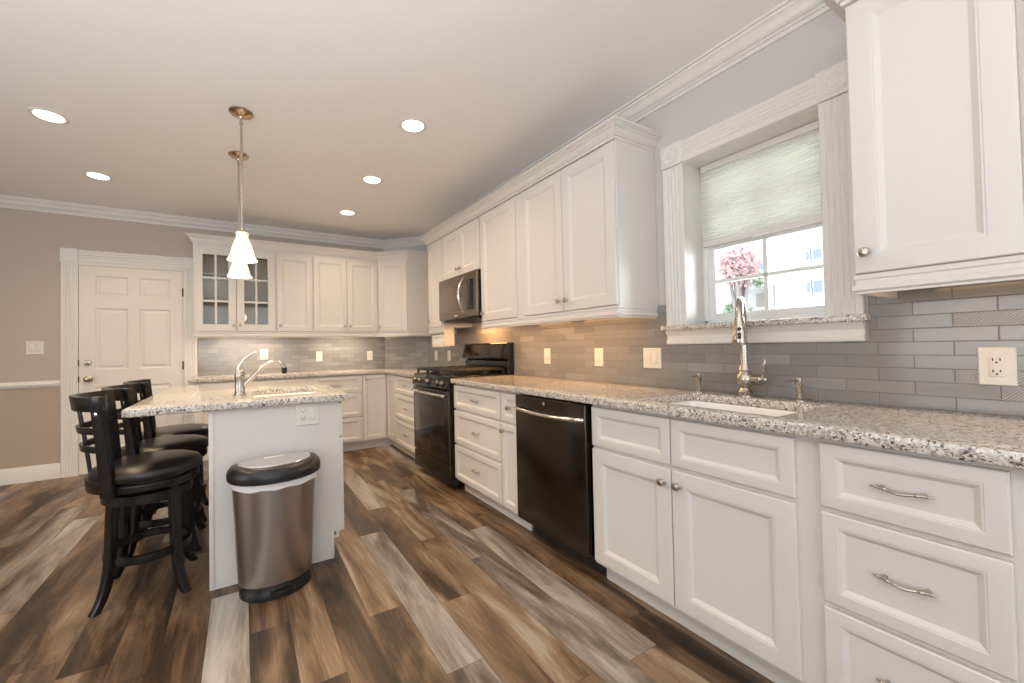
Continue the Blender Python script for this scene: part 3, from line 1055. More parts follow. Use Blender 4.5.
def basin(name, x0, x1, y0, y1, depth, mat, label, slot=None, zt_=0.877):
    t = tag(empty(name, ((x0 + x1) / 2, (y0 + y1) / 2, 0)), label, 'sink', 'kitchen sinks')
    bm = bmn()
    hx, hy = (x1 - x0) / 2, (y1 - y0) / 2
    def rr(a, b_, r, z, n=6):
        pts = []
        for cx, cy, s in ((a - r, b_ - r, 0), (-a + r, b_ - r, 1), (-a + r, -b_ + r, 2), (a - r, -b_ + r, 3)):
            for k in range(n + 1):
                an = s * PI / 2 + k / n * PI / 2
                pts.append(bm.verts.new((cx + r * math.cos(an), cy + r * math.sin(an), z)))
        return pts
    L = [rr(hx + 0.02, hy + 0.02, 0.05, zt_ - 0.012), rr(hx + 0.02, hy + 0.02, 0.05, zt_), rr(hx + 0.001, hy + 0.001, 0.035, zt_), rr(hx - 0.004, hy - 0.004, 0.035, zt_ - 0.01),
         rr(hx - 0.010, hy - 0.010, 0.04, zt_ - depth + 0.03), rr(hx - 0.04, hy - 0.04, 0.04, zt_ - depth), rr(0.05, 0.05, 0.045, zt_ - depth - 0.004)]
    for a, c in zip(L, L[1:]):
        for i in range(len(a)):
            j = (i + 1) % len(a)
            bm.faces.new((a[i], a[j], c[j], c[i]))
    bm.faces.new(L[-1])
    finish(bm, 'bowl', mat, t)
    bm = bmn(); lathe(bm, [(0.045, 0), (0.045, 0.003), (0.036, 0.004), (0.032, 0.001), (0.001, 0.001)], Matrix.Translation((0, 0, zt_ - depth - 0.003)), 24)
    finish(bm, 'drain', M['nickel'], t)
    if slot:
        bm = bmn(); bbox(bm, hx - 0.0105, hx - 0.003, slot - 0.022, slot + 0.022, zt_ - 0.050, zt_ - 0.036, 0.003)
        finish(bm, 'overflow_slot', M['dark'], t)
    return t


basin('kitchen_sink', -0.562, -0.165, 0.655, 1.190, 0.22, M['porcelain'], 'white undermount sink in the long countertop below the window', slot=-0.01)
basin('island_sink', -2.060, -1.690, 2.470, 2.945, 0.18, M['porcelain'], 'white undermount prep sink set in the island granite')

# ------------------------------------------------------------------ wall cabinets
ZR = 1.3137


def upper_unit(name, label, origin, rz, w, doors, z0=1.375, z1=2.285, depth=0.33, group='white wall cabinets', hollow=False, ztop=None):
    t = tag(empty(name, origin, rz), label, 'wall cabinet', group)
    bm = bmn()
    ztop = ztop or 2.30
    if hollow:
        th = 0.018
        box(bm, 0, th, -depth, -0.004, z0, ztop); box(bm, w - th, w, -depth, -0.004, z0, ztop)
        box(bm, th, w - th, -depth, -0.004, z0, z0 + th); box(bm, th, w - th, -depth, -0.004, z1 - 0.03, ztop)
        box(bm, th, 0.04, -depth, -depth + 0.018, z0 + th, z1 - 0.03); box(bm, w - 0.04, w - th, -depth, -depth + 0.018, z0 + th, z1 - 0.03)
        finish(bm, 'carcass', M['cab'], t)
        bm = bmn(); box(bm, th, w - th, -0.014, -0.006, z0 + th, z1 - 0.03)
        box(bm, th, th + 0.004, -depth + 0.02, -0.014, z0 + th, z1 - 0.03); box(bm, w - th - 0.004, w - th, -depth + 0.02, -0.014, z0 + th, z1 - 0.03)
        box(bm, th + .004, w - th - .004, -depth + 0.02, -0.014, z0 + th, z0 + th + 0.002); box(bm, th + .004, w - th - .004, -depth + 0.02, -0.014, z1 - 0.034, z1 - 0.031)
        finish(bm, 'interior_lining', M['wood_in'], t)
        for zz in (z0 + 0.31, z0 + 0.60):
            bm = bmn(); bbox(bm, th + 0.005, w - th - 0.005, -depth + 0.025, -0.016, zz, zz + 0.018, 0.002)
            finish(bm, 'shelf', M['wood_in'], t)
    else:
        box(bm, 0, w, -depth, -0.004, z0, ztop)
        finish(bm, 'carcass', M['cab'], t)
    if z0 < 1.5:
        bm = bmn(); box(bm, 0.004, w - 0.004, -depth + 0.004, -0.012, z0 - 0.003, z0 - 0.0002)
        finish(bm, 'underside', M['wood_in'], t)
    for (x0, x1, kn, gl) in doors:
        if not gl:
            door(t, x0, x1, z0 + 0.005, z1 - 0.012, -depth, kn)
        else:
            a, b_, c, d = x0, x1, z0 + 0.005, z1 - 0.012
            s = 0.073
            bm = bmn()
            # frame built as one ring with a rectangular opening
            prof = [(0, 0), (0, 0.0165), (0.0035, 0.0195), (s - 0.006, 0.020), (s, 0.015), (s, 0.0)]
            rings = [[bm.verts.new((x, -depth - o, z)) for x, z in ((a + n_, c + n_), (b_ - n_, c + n_), (b_ - n_, d - n_), (a + n_, d - n_))] for n_, o in prof]
            for p, q in zip(rings, rings[1:] + rings[:1]):
                for i in range(4):
                    bm.faces.new((p[i], p[(i + 1) % 4], q[(i + 1) % 4], q[i]))
            xm = (a + b_) / 2; m = 0.0095
            box(bm, xm - m, xm + m, -depth - 0.016, -depth - 0.003, c + s, d - s)
            for k in (1, 2):
                zz = c + s + (d - c - 2 * s) * k / 3
                box(bm, a + s, xm - m, -depth - 0.016, -depth - 0.003, zz - m, zz + m)
                box(bm, xm + m, b_ - s, -depth - 0.016, -depth - 0.003, zz - m, zz + m)
            o = finish(bm, 'door', M['cab'], t, sharp=20)
            bm = bmn(); box(bm, a + s - 0.004, b_ - s + 0.004, -depth - 0.006, -depth - 0.003, c + s - 0.004, d - s + 0.004)
            finish(bm, 'door_pane', M['glass'], o)
            knob(o, (a + 0.03) if kn == 'bl' else (b_ - 0.03), c + 0.065, -depth - 0.02)
    return t


upper_unit('wall_cabinet', 'two-door white wall cabinet beside the window casing', RY(2.335), RR, 0.867, [(0.035, 0.4495, 'br', 0), (0.4535, 0.861, 'bl', 0)])
upper_unit('wall_cabinet', 'single-door white wall cabinet between microwave and two-door cabinet', RY(2.885), RR, 0.55, [(0.012, 0.497, 'bl', 0)])
upper_unit('wall_cabinet', 'short two-door white wall cabinet above the microwave', RY(3.635), RR, 0.75, [(0.03, 0.373, 'br', 0), (0.377, 0.735, 'bl', 0)], z0=1.830)
upper_unit('wall_cabinet', 'narrow white wall cabinet past the microwave, over paper towel holder', RY(3.985), RR, 0.35, [(0.012, 0.335, 'bl', 0)])
upper_unit('wall_cabinet', 'large white wall cabinet nearest the viewer, beside the window', RY(0.5155), RR, 0.69, [(0.004, 0.335, 'bl', 0), (0.350, 0.684, 'br', 0)])
# back wall
upper_unit('wall_cabinet', 'white wall cabinet with two glass-pane doors', (-2.5436, D, 0), 0, 0.7636, [(0.012, 0.379, 'br', 1), (0.383, 0.752, 'bl', 1)], hollow=True, z1=2.262)
upper_unit('wall_cabinet', 'single-door white wall cabinet right beside the glass-pane doors', (-1.78, D, 0), 0, 0.383, [(0.006, 0.377, 'bl', 0)], z1=2.262)
upper_unit('wall_cabinet', 'two-door white wall cabinet on the back wall, next to corner', (-1.397, D, 0), 0, 0.772, [(0.006, 0.384, 'br', 0), (0.388, 0.764, 'bl', 0)], z1=2.262)
# diagonal corner cabinet
t = tag(empty('corner_wall_cabinet', (0, D, 0)), 'diagonal white wall cabinet across the kitchen corner', 'wall cabinet', 'white wall cabinets')
bm = bmn()
prism(bm, [(-0.625, -0.004), (-0.625, -0.33), (-0.33, -0.61), (-0.012, -0.61), (-0.012, -A - 0.01), (-A - 0.01, -0.004)], 1.375, 2.30)
finish(bm, 'carcass', M['cab'], t)
dv = Vector((-0.33 + 0.625, -0.61 + 0.33))
dl = dv.length
bm = bmn(); nested(bm, 0.012, dl - 0.012, 1.38, 2.250, DP, 0)
dd = finish(bm, 'door', M['cab'], t, loc=(-0.625, -0.33, 0), rot=(0, 0, math.atan2(dv.y, dv.x)), sharp=20)
knob(dd, 0.042, 1.445, -0.02)

# crown on top of the cabinets and light rails beneath
cc = [(-0.015, 2.284), (0.005, 2.284), (0.006, 2.298), (0.014, 2.300), (0.015, 2.307), (0.019, 2.309), (0.021, 2.322), (0.028, 2.333), (0.040, 2.339), (0.042, 2.345), (0.050, 2.347), (0.052, 2.352), (0.059, 2.354), (0.059, 2.367), (-0.015, 2.367)]


def crown(name, path, label):
    bm = bmn(); sweep(bm, cc, path)
    o = finish(bm, name, M['cab'], None, sharp=25)
    o['kind'] = 'structure'; o['label'] = label
    return o


crown('trim_3', [(0, 1.468), (-0.345, 1.468), (-0.345, 3.985), (0, 3.985)], 'white crown on the wall cabinets over the range')
crown('trim_4', [(0, D - 0.61), (-0.335, D - 0.61), (-0.632, D - 0.345), (-2.5436, D - 0.345), (-2.5436, D)], 'white crown on the back wall cabinets')
crown('trim_5', [(0, -0.1745), (-0.345, -0.1745), (-0.345, 0.5155), (0, 0.5155)][::1], 'white crown on the near wall cabinet')
lr = [(-0.012, 1.376), (0.010, 1.376), (0.010, 1.362), (0.006, 1.358), (0.006, 1.345), (0.014, 1.338), (0.014, 1.326), (0.006, 1.320), (0.006, ZR), (-0.012, ZR)]


def rail(name, path, label):
    bm = bmn(); sweep(bm, lr, path)
    o = finish(bm, name, M['cab'], None, sharp=25)
    o['kind'] = 'structure'; o['label'] = label
    return o


rail('trim_9', [(-0.010, 1.478), (-0.332, 1.478), (-0.332, 2.885)], 'white light rail under the wall cabinets by the window')
rail('trim_10', [(-0.332, 3.635), (-0.332, 3.985), (-0.010, 3.985)], 'white light rail under the narrow wall cabinet')
rail('trim_11', [(-0.010, D - 0.60), (-0.330, D - 0.60), (-0.625, D - 0.332), (-2.5336, D - 0.332), (-2.5336, D - 0.01)], 'white light rail under the back wall cabinets')
rail('trim_12', [(-0.332, -0.17), (-0.332, 0.5055), (-0.010, 0.5055)], 'white light rail under the near wall cabinet')


# under-cabinet lights
def ucl(x0, x1, y0, y1, e, label, colr=(1.0, 0.54, 0.19)):
    t = tag(empty('under_cabinet_light', ((x0 + x1) / 2, (y0 + y1) / 2, 1.374)), label, 'light', 'under-cabinet lights')
    hx, hy = (x1 - x0) / 2, (y1 - y0) / 2
    bm = bmn(); bbox(bm, -hx, hx, -hy, hy, -0.020, 0, 0.003)
    finish(bm, 'housing', M['plate'], t)
    bm = bmn(); bbox(bm, -hx + 0.006, hx - 0.006, -hy + 0.01, hy - 0.01, -0.023, -0.019, 0.001)
    finish(bm, 'diffuser', M['ucl'], t)
    light('under_cabinet_lamp', 'AREA', ((x0 + x1) / 2, (y0 + y1) / 2, 1.349), e, colr, shape='RECTANGLE', size=2 * hx, size_y=2 * hy)


ucl(-0.26, -0.21, 1.60, 2.25, 3.6, 'slim lit fixture under the two-door cabinet beside the window')
ucl(-0.26, -0.21, 2.42, 2.80, 2.6, 'slim lit fixture under the single-door cabinet beside the microwave')
ucl(-0.26, -0.21, 0.00, 0.44, 0.7, 'slim lit fixture under the near wall cabinet')
ucl(-2.35, -1.75, D - 0.26, D - 0.21, 6.0, 'slim lit fixture under the glass-door cabinet', (1.0, 0.80, 0.58))
ucl(-1.30, -0.75, D - 0.26, D - 0.21, 6.0, 'slim lit fixture under the two-door back wall cabinet', (1.0, 0.80, 0.58))
bmw = light('range_hood_lamp', 'AREA', (-0.14, 3.22, 1.405), 6.5, (1.0, 0.50, 0.17), shape='RECTANGLE', size=0.1, size_y=0.4)

# ------------------------------------------------------------------ dishwasher
t = tag(empty('dishwasher', RY(2.0125), RR), 'dark stainless dishwasher with a bar handle, left of the sink base', 'dishwasher')
wdw = 0.5945
bm = bmn(); box(bm, 0.004, wdw - 0.004, -0.58, -0.01, 0.10, 0.872)
box(bm, 0.01, wdw - 0.01, -0.53, -0.05, 0.0, 0.10)
finish(bm, 'tub_housing', M['toe_black'], t)
bm = bmn(); bbox(bm, 0.008, wdw - 0.012, -0.650, -0.585, 0.120, 0.868, 0.004, 3)
dd = finish(bm, 'door', M['slate'], t)
bm = bmn()
zz = 0.792
pts = [(0.012 + (wdw - 0.03) * i / 16, -0.650 - 0.030 * math.sin(PI * min(1, max(0, i / 16))) ** 0.35 - 0.002, zz - 0.010 * math.sin(PI * i / 16)) for i in range(17)]
tube(bm, pts, [0.011] * 17, 12, ry=1.0)
for x in (0.022, wdw - 0.028):
    tube(bm, [(x, -0.648, zz), (x, -0.664, zz)], 0.010, 10)
finish(bm, 'handle', M['chrome'], dd)
bm = bmn(); lathe(bm, [(0.010, 0), (0.010, 0.002), (0.008, 0.003), (0.001, 0.003)], axis_mat((0.275, -0.650, 0.838), (0, -1, 0)), 20)
finish(bm, 'badge', M['chrome'], dd)

# ------------------------------------------------------------------ gas range
t = tag(empty('gas_range', RY(3.645), RR), 'black stainless gas range with cast-iron grates and tall backguard', 'stove')
wr = 0.757
bm = bmn()
box(bm, 0.006, wr - 0.006, -0.640, -0.015, 0.045, 0.905)
for x in (0.06, wr - 0.06):
    for y in (-0.58, -0.08):
        lathe(bm, [(0.02, 0), (0.02, 0.05)], Matrix.Translation((x, y, 0)), 12)
finish(bm, 'body', M['dark'], t)
bm = bmn(); bbox(bm, 0.002, wr - 0.002, -0.655, -0.012, 0.905, 0.925, 0.006, 3)
finish(bm, 'cooktop', M['black_enamel'], t)
bm = bmn()      # slanted control panel
prism(bm, [(-0.640, 0.815), (-0.676, 0.815), (-0.684, 0.830), (-0.660, 0.922), (-0.640, 0.925)], 0.004, wr - 0.004, Matrix(((0, 0, 1, 0), (1, 0, 0, 0), (0, 1, 0, 0), (0, 0, 0, 1))))
cpn = finish(bm, 'control_panel', M['black_enamel'], t, bevel=0.003)
for kx in (0.09, 0.19, 0.38, 0.57, 0.665):
    bm = bmn()
    Mk = axis_mat((kx, -0.671, 0.872), (0, -1, -0.28))
    lathe(bm, [(0.026, 0), (0.026, 0.004), (0.021, 0.006), (0.021, 0.024), (0.018, 0.030), (0.001, 0.031)], Mk, 24)
    tb = bmesh.new(); box(tb, -0.005, 0.005, -0.021, 0.021, 0.028, 0.038)
    merge(bm, tb, Mk)
    finish(bm, 'knob', M['mw_steel'], cpn)
bm = bmn(); bbox(bm, 0.006, wr - 0.006, -0.672, -0.642, 0.215, 0.808, 0.005, 3)
od = finish(bm, 'oven_door', M['slate'], t)
bm = bmn(); bbox(bm, 0.055, wr - 0.055, -0.676, -0.670, 0.285, 0.735, 0.003)
finish(bm, 'oven_window', M['black_glass'], od)
bm = bmn()
pts = [(0.03 + (wr - 0.06) * i / 14, -0.709 - 0.004 * math.sin(PI * i / 14), 0.772) for i in range(15)]
tube(bm, pts, 0.012, 12)
for x in (0.045, wr - 0.045):
    tube(bm, [(x, -0.670, 0.772), (x, -0.704, 0.772)], 0.009, 10)
finish(bm, 'handle', M['chrome'], od)
bm = bmn(); bbox(bm, 0.006, wr - 0.006, -0.668, -0.642, 0.050, 0.205, 0.005, 3)
finish(bm, 'drawer', M['slate'], t)
# backguard
bm = bmn()
Ms = Matrix(((0, 0, 1, 0), (1, 0, 0, 0), (0, 1, 0, 0), (0, 0, 0, 1)))
prism(bm, [(-0.012, 0.925), (-0.085, 0.925), (-0.085, 1.035), (-0.060, 1.045), (-0.060, 1.050), (-0.118, 1.052), (-0.122, 1.062), (-0.092, 1.190), (-0.082, 1.200), (-0.012, 1.200)], 0.0, wr, Ms)
bg = finish(bm, 'backguard', M['black_enamel'], t, bevel=0.002)
bm = bmn()
prism(bm, [(-0.1205, 1.064), (-0.1245, 1.066), (-0.0965, 1.186), (-0.0925, 1.186)], 0.02, wr - 0.05, Ms)
finish(bm, 'control_glass', M['slate'], bg)
bm = bmn()
prism(bm, [(-0.1170, 1.085), (-0.1215, 1.087), (-0.1025, 1.168), (-0.0985, 1.168)], 0.26, 0.50, Ms)
finish(bm, 'display', M['black_glass'], bg)
# burners and grates
for bx_, by_ in ((0.15, -0.50), (0.61, -0.50), (0.15, -0.22), (0.61, -0.22), (0.38, -0.36)):
    bm = bmn(); lathe(bm, [(0.045, 0.925), (0.045, 0.935), (0.030, 0.938), (0.030, 0.946), (0.001, 0.947)], Matrix.Translation((bx_, by_, 0)), 24)
    finish(bm, 'burner', M['iron'], t)
for gx0, gx1 in ((0.025, 0.255), (0.262, 0.492), (0.499, 0.730)):
    bm = bmn()
    z0, z1 = 0.958, 0.977
    s = 0.015
    for x in (gx0, (gx0 + gx1) / 2 - s / 2, gx1 - s):
        bbox(bm, x, x + s, -0.635, -0.105, z0, z1, 0.002)
    for y in (-0.635, -0.50, -0.365, -0.23, -0.116):
        bbox(bm, gx0, gx1, y, y + s, z0 - 0.001, z1 - 0.001, 0.002)
    for x in (gx0, gx1 - s):
        for y in (-0.635, -0.116):
            box(bm, x, x + s, y, y + s, 0.925, z0)
    finish(bm, 'grate', M['iron'], t)

# ------------------------------------------------------------------ microwave
t = tag(empty('microwave_oven', RY(3.632), RR), 'over-the-range bronze stainless microwave with curved handle', 'microwave')
wm = 0.744
t.scale = (1, 0.968, 1)
bm = bmn(); box(bm, 0, wm, -0.375, -0.005, 1.428, 1.827)
box(bm, 0.03, wm - 0.03, -0.36, -0.03, 1.412, 1.430)
finish(bm, 'housing', M['dark'], t)
bm = bmn(); bbox(bm, 0.001, wm - 0.001, -0.398, -0.374, 1.432, 1.826, 0.004, 3)
md = finish(bm, 'door', M['mw_steel'], t)
bm = bmn(); bbox(bm, 0.05, 0.475, -0.401, -0.397, 1.505, 1.735, 0.002)
finish(bm, 'window', simple('microwave_window', (0.26, 0.215, 0.175), 0.14, 0.8), md)
bm = bmn(); bbox(bm, 0.575, 0.69, -0.401, -0.397, 1.49, 1.76, 0.002)
finish(bm, 'keypad', M['black_glass'], md)
bm = bmn()
pts = []; rad = []
for i in range(21):
    s = i / 20
    pts.append((0.520 + 0.012 * math.sin(PI * s), -0.400 - 0.062 * math.sin(PI * s) ** 0.8, 1.475 + 0.305 * s)); rad.append(0.0085 + 0.005 * math.sin(PI * s))
tube(bm, pts, rad, 12)
finish(bm, 'handle', M['chrome'], md)
bm = bmn(); bbox(bm, 0.33, 0.39, -0.400, -0.397, 1.452, 1.464, 0.0015)
finish(bm, 'badge', M['chrome'], md)

# ------------------------------------------------------------------ paper towel holder
t = tag(empty('paper_towel_holder', RY(3.955), RR), 'white paper towel holder under the narrow wall cabinet', 'paper towel holder')
bm = bmn()
for x in (-0.008, 0.2955):
    bbox(bm, x, x + 0.007, -0.322, -0.205, 1.180, 1.3755, 0.003)
bbox(bm, 0, 0.295, -0.325, -0.205, 1.262, 1.305, 0.006, 3)
finish(bm, 'bracket', M['plate'], t)
bm = bmn(); lathe(bm, [(0.020, 0.012), (0.058, 0.012), (0.058, 0.283), (0.020, 0.283)], axis_mat((0, -0.262, 1.232), (1, 0, 0)), 32)
finish(bm, 'towel_roll', M['paper'], t)
bm = bmn(); bbox(bm, 0.012, 0.283, -0.3225, -0.3200, 1.172, 1.262, 0.0008)
finish(bm, 'hanging_sheet', M['paper'], t)

# ------------------------------------------------------------------ switches and outlets
def plate(name, origin, rz, w, h, gangs, label, cat='outlet', body=None):
    t = tag(empty(name, origin, rz), label, cat, 'white wall plates')
    bm = bmn(); nested(bm, -w / 2, w / 2, -h / 2, h / 2, [(0, 0), (0, 0.003), (0.003, 0.006)], 0)
    finish(bm, 'cover_plate', M['plate'], t, sharp=20)
    n = len(gangs)
    for i, g in enumerate(gangs):
        cx = (i - (n - 1) / 2) * 0.046
        bm = bmn(); bbox(bm, cx - 0.0165, cx + 0.0165, -0.0085, -0.005, -0.033, 0.033, 0.0015)
        if g in 'sr':
            bbox(bm, cx - 0.013, cx + 0.013, -0.0105, -0.008, -0.026, 0.003 if g == 's' else 0.026, 0.001)
        r = finish(bm, 'rocker' if g in 'sr' else 'receptacle', M['plate'], t)
        if g == 'o':
            bm = bmn()
            for zc in (-0.0185, 0.0185):
                box(bm, cx - 0.0085, cx - 0.006, -0.0093, -0.008, zc - 0.001, zc + 0.008)
                box(bm, cx + 0.006, cx + 0.0085, -0.0093, -0.008, zc, zc + 0.008)
                lathe(bm, [(0.0028, 0.008), (0.0028, 0.0093)], axis_mat((cx, 0, zc - 0.006), (0, -1, 0)), 10)
            finish(bm, 'slots', M['dark'], r)
    return t


yw = -0.0095
plate('wall_outlet', (yw, 0.277, 1.070), RR, 0.076, 0.122, ['o'], 'white duplex outlet on tile, nearest to the viewer')
plate('wall_switch', (yw, 1.511, 1.079), RR, 0.118, 0.120, ['s', 's'], 'white double switch plate on tile beside the window apron', 'switch')
plate('wall_switch', (yw, 1.916, 1.079), RR, 0.072, 0.120, ['s'], 'white single plate on tile, second from the window', 'switch')
plate('wall_switch', (yw, 2.440, 1.082), RR, 0.072, 0.122, ['s'], 'white single plate on tile between range and dishwasher', 'switch')
plate('wall_switch', (yw, 4.170, 1.070), RR, 0.072, 0.122, ['s'], 'white single plate on dark tile left of the range backguard', 'switch')
plate('wall_switch', (yw, 4.530, 1.070), RR, 0.072, 0.122, ['s'], 'white single plate on the tile beside the diagonal corner', 'switch')
plate('wall_outlet', (-1.893, D + yw, 1.125), 0, 0.085, 0.122, ['o'], 'white outlet on back tile behind the island faucet')
plate('wall_outlet', (-1.284, D + yw, 1.085), 0, 0.072, 0.122, ['o'], 'white outlet in the middle of the back wall tile')
plate('wall_outlet', (-0.650, D + yw, 1.080), 0, 0.072, 0.122, ['o'], 'white outlet on back tile nearest the diagonal corner')
plate('wall_switch', (-3.795, D, 1.234), 0, 0.120, 0.125, ['s', 's'], 'white double light switch on the grey wall beside the door', 'switch')
plate('wall_outlet', (-1.803, 2.340, 0.815), 0, 0.118, 0.118, ['o', 's'], 'white double plate with outlet on the island end panel')

# ------------------------------------------------------------------ island
t = tag(empty('kitchen_island', (0, 0, 0)), 'white kitchen island cabinet with plain end panel under granite', 'kitchen island')
bm = bmn()
box(bm, -2.235, -1.640, 3.04, 3.66, 0.10, 0.876)
box(bm, -2.235, -1.640, 2.36, 3.04, 0.10, 0.118); box(bm, -1.658, -1.640, 2.36, 3.04, 0.118, 0.876)
box(bm, -2.235, -1.685, 2.36, 3.66, 0.0, 0.10)
finish(bm, 'carcass', M['cab'], t)
bm = bmn()
prism(bm, [(-2.255, 0), (-1.672, 0), (-1.672, 0.145), (-1.634, 0.145), (-1.634, 0.876), (-2.255, 0.876)], -2.360, -2.341, Matrix(((1, 0, 0, 0), (0, 0, -1, 0), (0, 1, 0, 0), (0, 0, 0, 1))))
finish(bm, 'end_panel', M['cab'], t)
bm = bmn(); bbox(bm, -2.258, -2.236, 2.338, 3.66, 0.0, 0.876, 0.002)
finish(bm, 'back_panel', M['cab'], t)
bm = bmn(); bbox(bm, -1.690, -1.672, 2.336, 3.66, 0.0, 0.143, 0.002)
finish(bm, 'toe_kick', M['cab'], t)
for k in range(3):
    y0, y1 = 2.346 + k * 0.436, 2.346 + k * 0.436 + 0.430
    for (z0, z1, nm, kn) in ((0.145, 0.665, 'door', 1), (0.680, 0.862, 'drawer', 0)):
        bm = bmn(); nested(bm, 0, y1 - y0, z0, z1, DP if nm == 'door' else DP_S, 0)
        o = finish(bm, nm, M['cab'], t, loc=(-1.634, y0, 0), rot=(0, 0, PI / 2), sharp=20)

# ------------------------------------------------------------------ island faucet
t = tag(empty('island_faucet', (-2.125, 2.640, 0.914)), 'nickel single-lever faucet with low arched spout on the island', 'faucet', 'kitchen faucets')
bm = bmn()
lathe(bm, [(0.034, 0), (0.034, 0.004), (0.029, 0.010), (0.026, 0.016), (0.025, 0.095), (0.027, 0.105), (0.027, 0.118), (0.022, 0.138), (0.012, 0.148), (0.001, 0.150)], None, 24)
finish(bm, 'faucet_body', M['nickel'], t)
bm = bmn()
pts = []; rad = []
cpts = [(0.010, 0.045), (0.06, 0.095), (0.11, 0.150), (0.155, 0.178), (0.195, 0.182), (0.222, 0.166), (0.232, 0.140)]
def crv(P, n=6):
    out = []
    Q = [P[0]] + list(P) + [P[-1]]
    for i in range(1, len(Q) - 2):
        for k in range(n):
            s = k / n
            a, b_, c, d = (Vector(q) for q in Q[i - 1:i + 3])
            out.append(0.5 * ((2 * b_) + (c - a) * s + (2 * a - 5 * b_ + 4 * c - d) * s * s + (3 * b_ - a - 3 * c + d) * s ** 3))
    out.append(Vector(P[-1]))
    return out
cv = crv([(a, -0.01 * a / .2, b_) for a, b_ in cpts])
tube(bm, cv, [0.0150 - 0.0035 * i / len(cv) for i in range(len(cv))], 14)
finish(bm, 'spout', M['nickel'], t)
bm = bmn(); lathe(bm, [(0.015, 0.012), (0.016, -0.012), (0.012, -0.024), (0.001, -0.024)], Matrix.Translation((0.232, -0.012, 0.138)), 16)
finish(bm, 'aerator', M['dark'], t)
bm = bmn()
cv = crv([(-0.012, 0, 0.135), (0.000, 0, 0.172), (0.030, 0.0, 0.212), (0.065, 0.0, 0.236), (0.092, 0.0, 0.243)])
strip(bm, cv, [0.020 - 0.007 * i / len(cv) for i in range(len(cv))], [0.016 - 0.009 * i / len(cv) for i in range(len(cv))], up=(0, 1, 0))
finish(bm, 'lever', M['nickel'], t, bevel=0.002)

# ------------------------------------------------------------------ sink faucet
t = tag(empty('pull_down_faucet', (-0.095, 0.975, 0.914)), 'tall gooseneck nickel faucet with side lever at the window sink', 'faucet', 'kitchen faucets')
bm = bmn()
lathe(bm, [(0.034, 0), (0.034, 0.006), (0.028, 0.010), (0.031, 0.020), (0.024, 0.028), (0.020, 0.038), (0.024, 0.048), (0.032, 0.060), (0.035, 0.078), (0.032, 0.096), (0.024, 0.108), (0.021, 0.116), (0.024, 0.120), (0.022, 0.126), (0.0165, 0.150), (0.0145, 0.235), (0.0145, 0.26)], None, 28)
finish(bm, 'faucet_body', M['nickel'], t)
sd = Vector((-0.93, -0.36, 0)).normalized()
bm = bmn()
arc = [Vector((0, 0, 0.25)), Vector((0, 0, 0.33))]
Rn = 0.085
for i in range(1, 17):
    a = PI * i / 16 * 0.97
    arc.append(Vector((0, 0, 0.352)) + sd * (Rn * (1 - math.cos(a))) + Vector((0, 0, Rn * math.sin(a))))
e = arc[-1]
arc.append(e + Vector((0, 0, -0.012)) + sd * 0.002)
tube(bm, arc, 0.0150, 14)
finish(bm, 'gooseneck', M['nickel'], t)
bm = bmn()
e = arc[-1]
lathe(bm, [(0.0155, 0.01), (0.019, -0.005), (0.0225, -0.04), (0.027, -0.085), (0.029, -0.104), (0.0265, -0.110), (0.001, -0.110)], Matrix.Translation(e), 20)
sh = finish(bm, 'spray_head', M['nickel'], t)
bm = bmn()
lathe(bm, [(0.0075, 0.018), (0.0075, 0.0265), (0.001, 0.027)], axis_mat(e + Vector((0, 0, -0.045)), (-0.905, -0.42, 0.08)), 12)
lathe(bm, [(0.0075, 0.018), (0.0075, 0.0280), (0.001, 0.0285)], axis_mat(e + Vector((0, 0, -0.068)), (-0.905, -0.42, 0.08)), 12)
lathe(bm, [(0.0075, 0.018), (0.0075, 0.0295), (0.001, 0.030)], axis_mat(e + Vector((0, 0, -0.080)), (-0.905, -0.42, 0.08)), 12)
finish(bm, 'spray_buttons', M['dark'], sh)
bm = bmn()
lathe(bm, [(0.016, 0.02), (0.018, 0.030), (0.016, 0.050), (0.019, 0.058), (0.012, 0.066), (0.013, 0.078), (0.008, 0.086), (0.001, 0.088)], axis_mat((0, 0, 0.080), (0.10, -1, 0)), 18)
cv = [(0.006, -0.068, 0.080), (0.006, -0.072, 0.110), (0.004, -0.078, 0.145), (0.004, -0.080, 0.168)]
tube(bm, crv(cv), [0.0055] * 6 + [0.0070] * 6 + [0.0085] * 7, 12)
finish(bm, 'side_lever', M['nickel'], t)


def soap(origin, h, label, sdir, name):
    t = tag(empty(name, origin), label, 'soap dispenser', 'sink dispensers')
    bm = bmn()
    lathe(bm, [(0.024, 0), (0.024, 0.004), (0.016, 0.010), (0.0105, 0.014), (0.0105, h * 0.62), (0.0125, h * 0.66), (0.0125, h * 0.98), (0.009, h), (0.001, h)], None, 18)
    finish(bm, 'pump', M['nickel'], t)
    s = Vector(sdir).normalized()
    bm = bmn()
    tube(bm, [Vector((0, 0, h * 0.86)), s * 0.03 + Vector((0, 0, h * 0.88)), s * 0.075 + Vector((0, 0, h * 0.86))], [0.006, 0.005, 0.0035], 10)
    finish(bm, 'nozzle', M['nickel'], t)


soap((-0.10, 1.187, 0.914), 0.095, 'small nickel dispenser far side of the gooseneck faucet', (-0.8, -0.1, 0), 'soap_dispenser')
soap((-0.10, 0.768, 0.914), 0.098, 'small nickel dispenser near side of the gooseneck faucet', (-0.75, 0.2, 0), 'soap_dispenser')

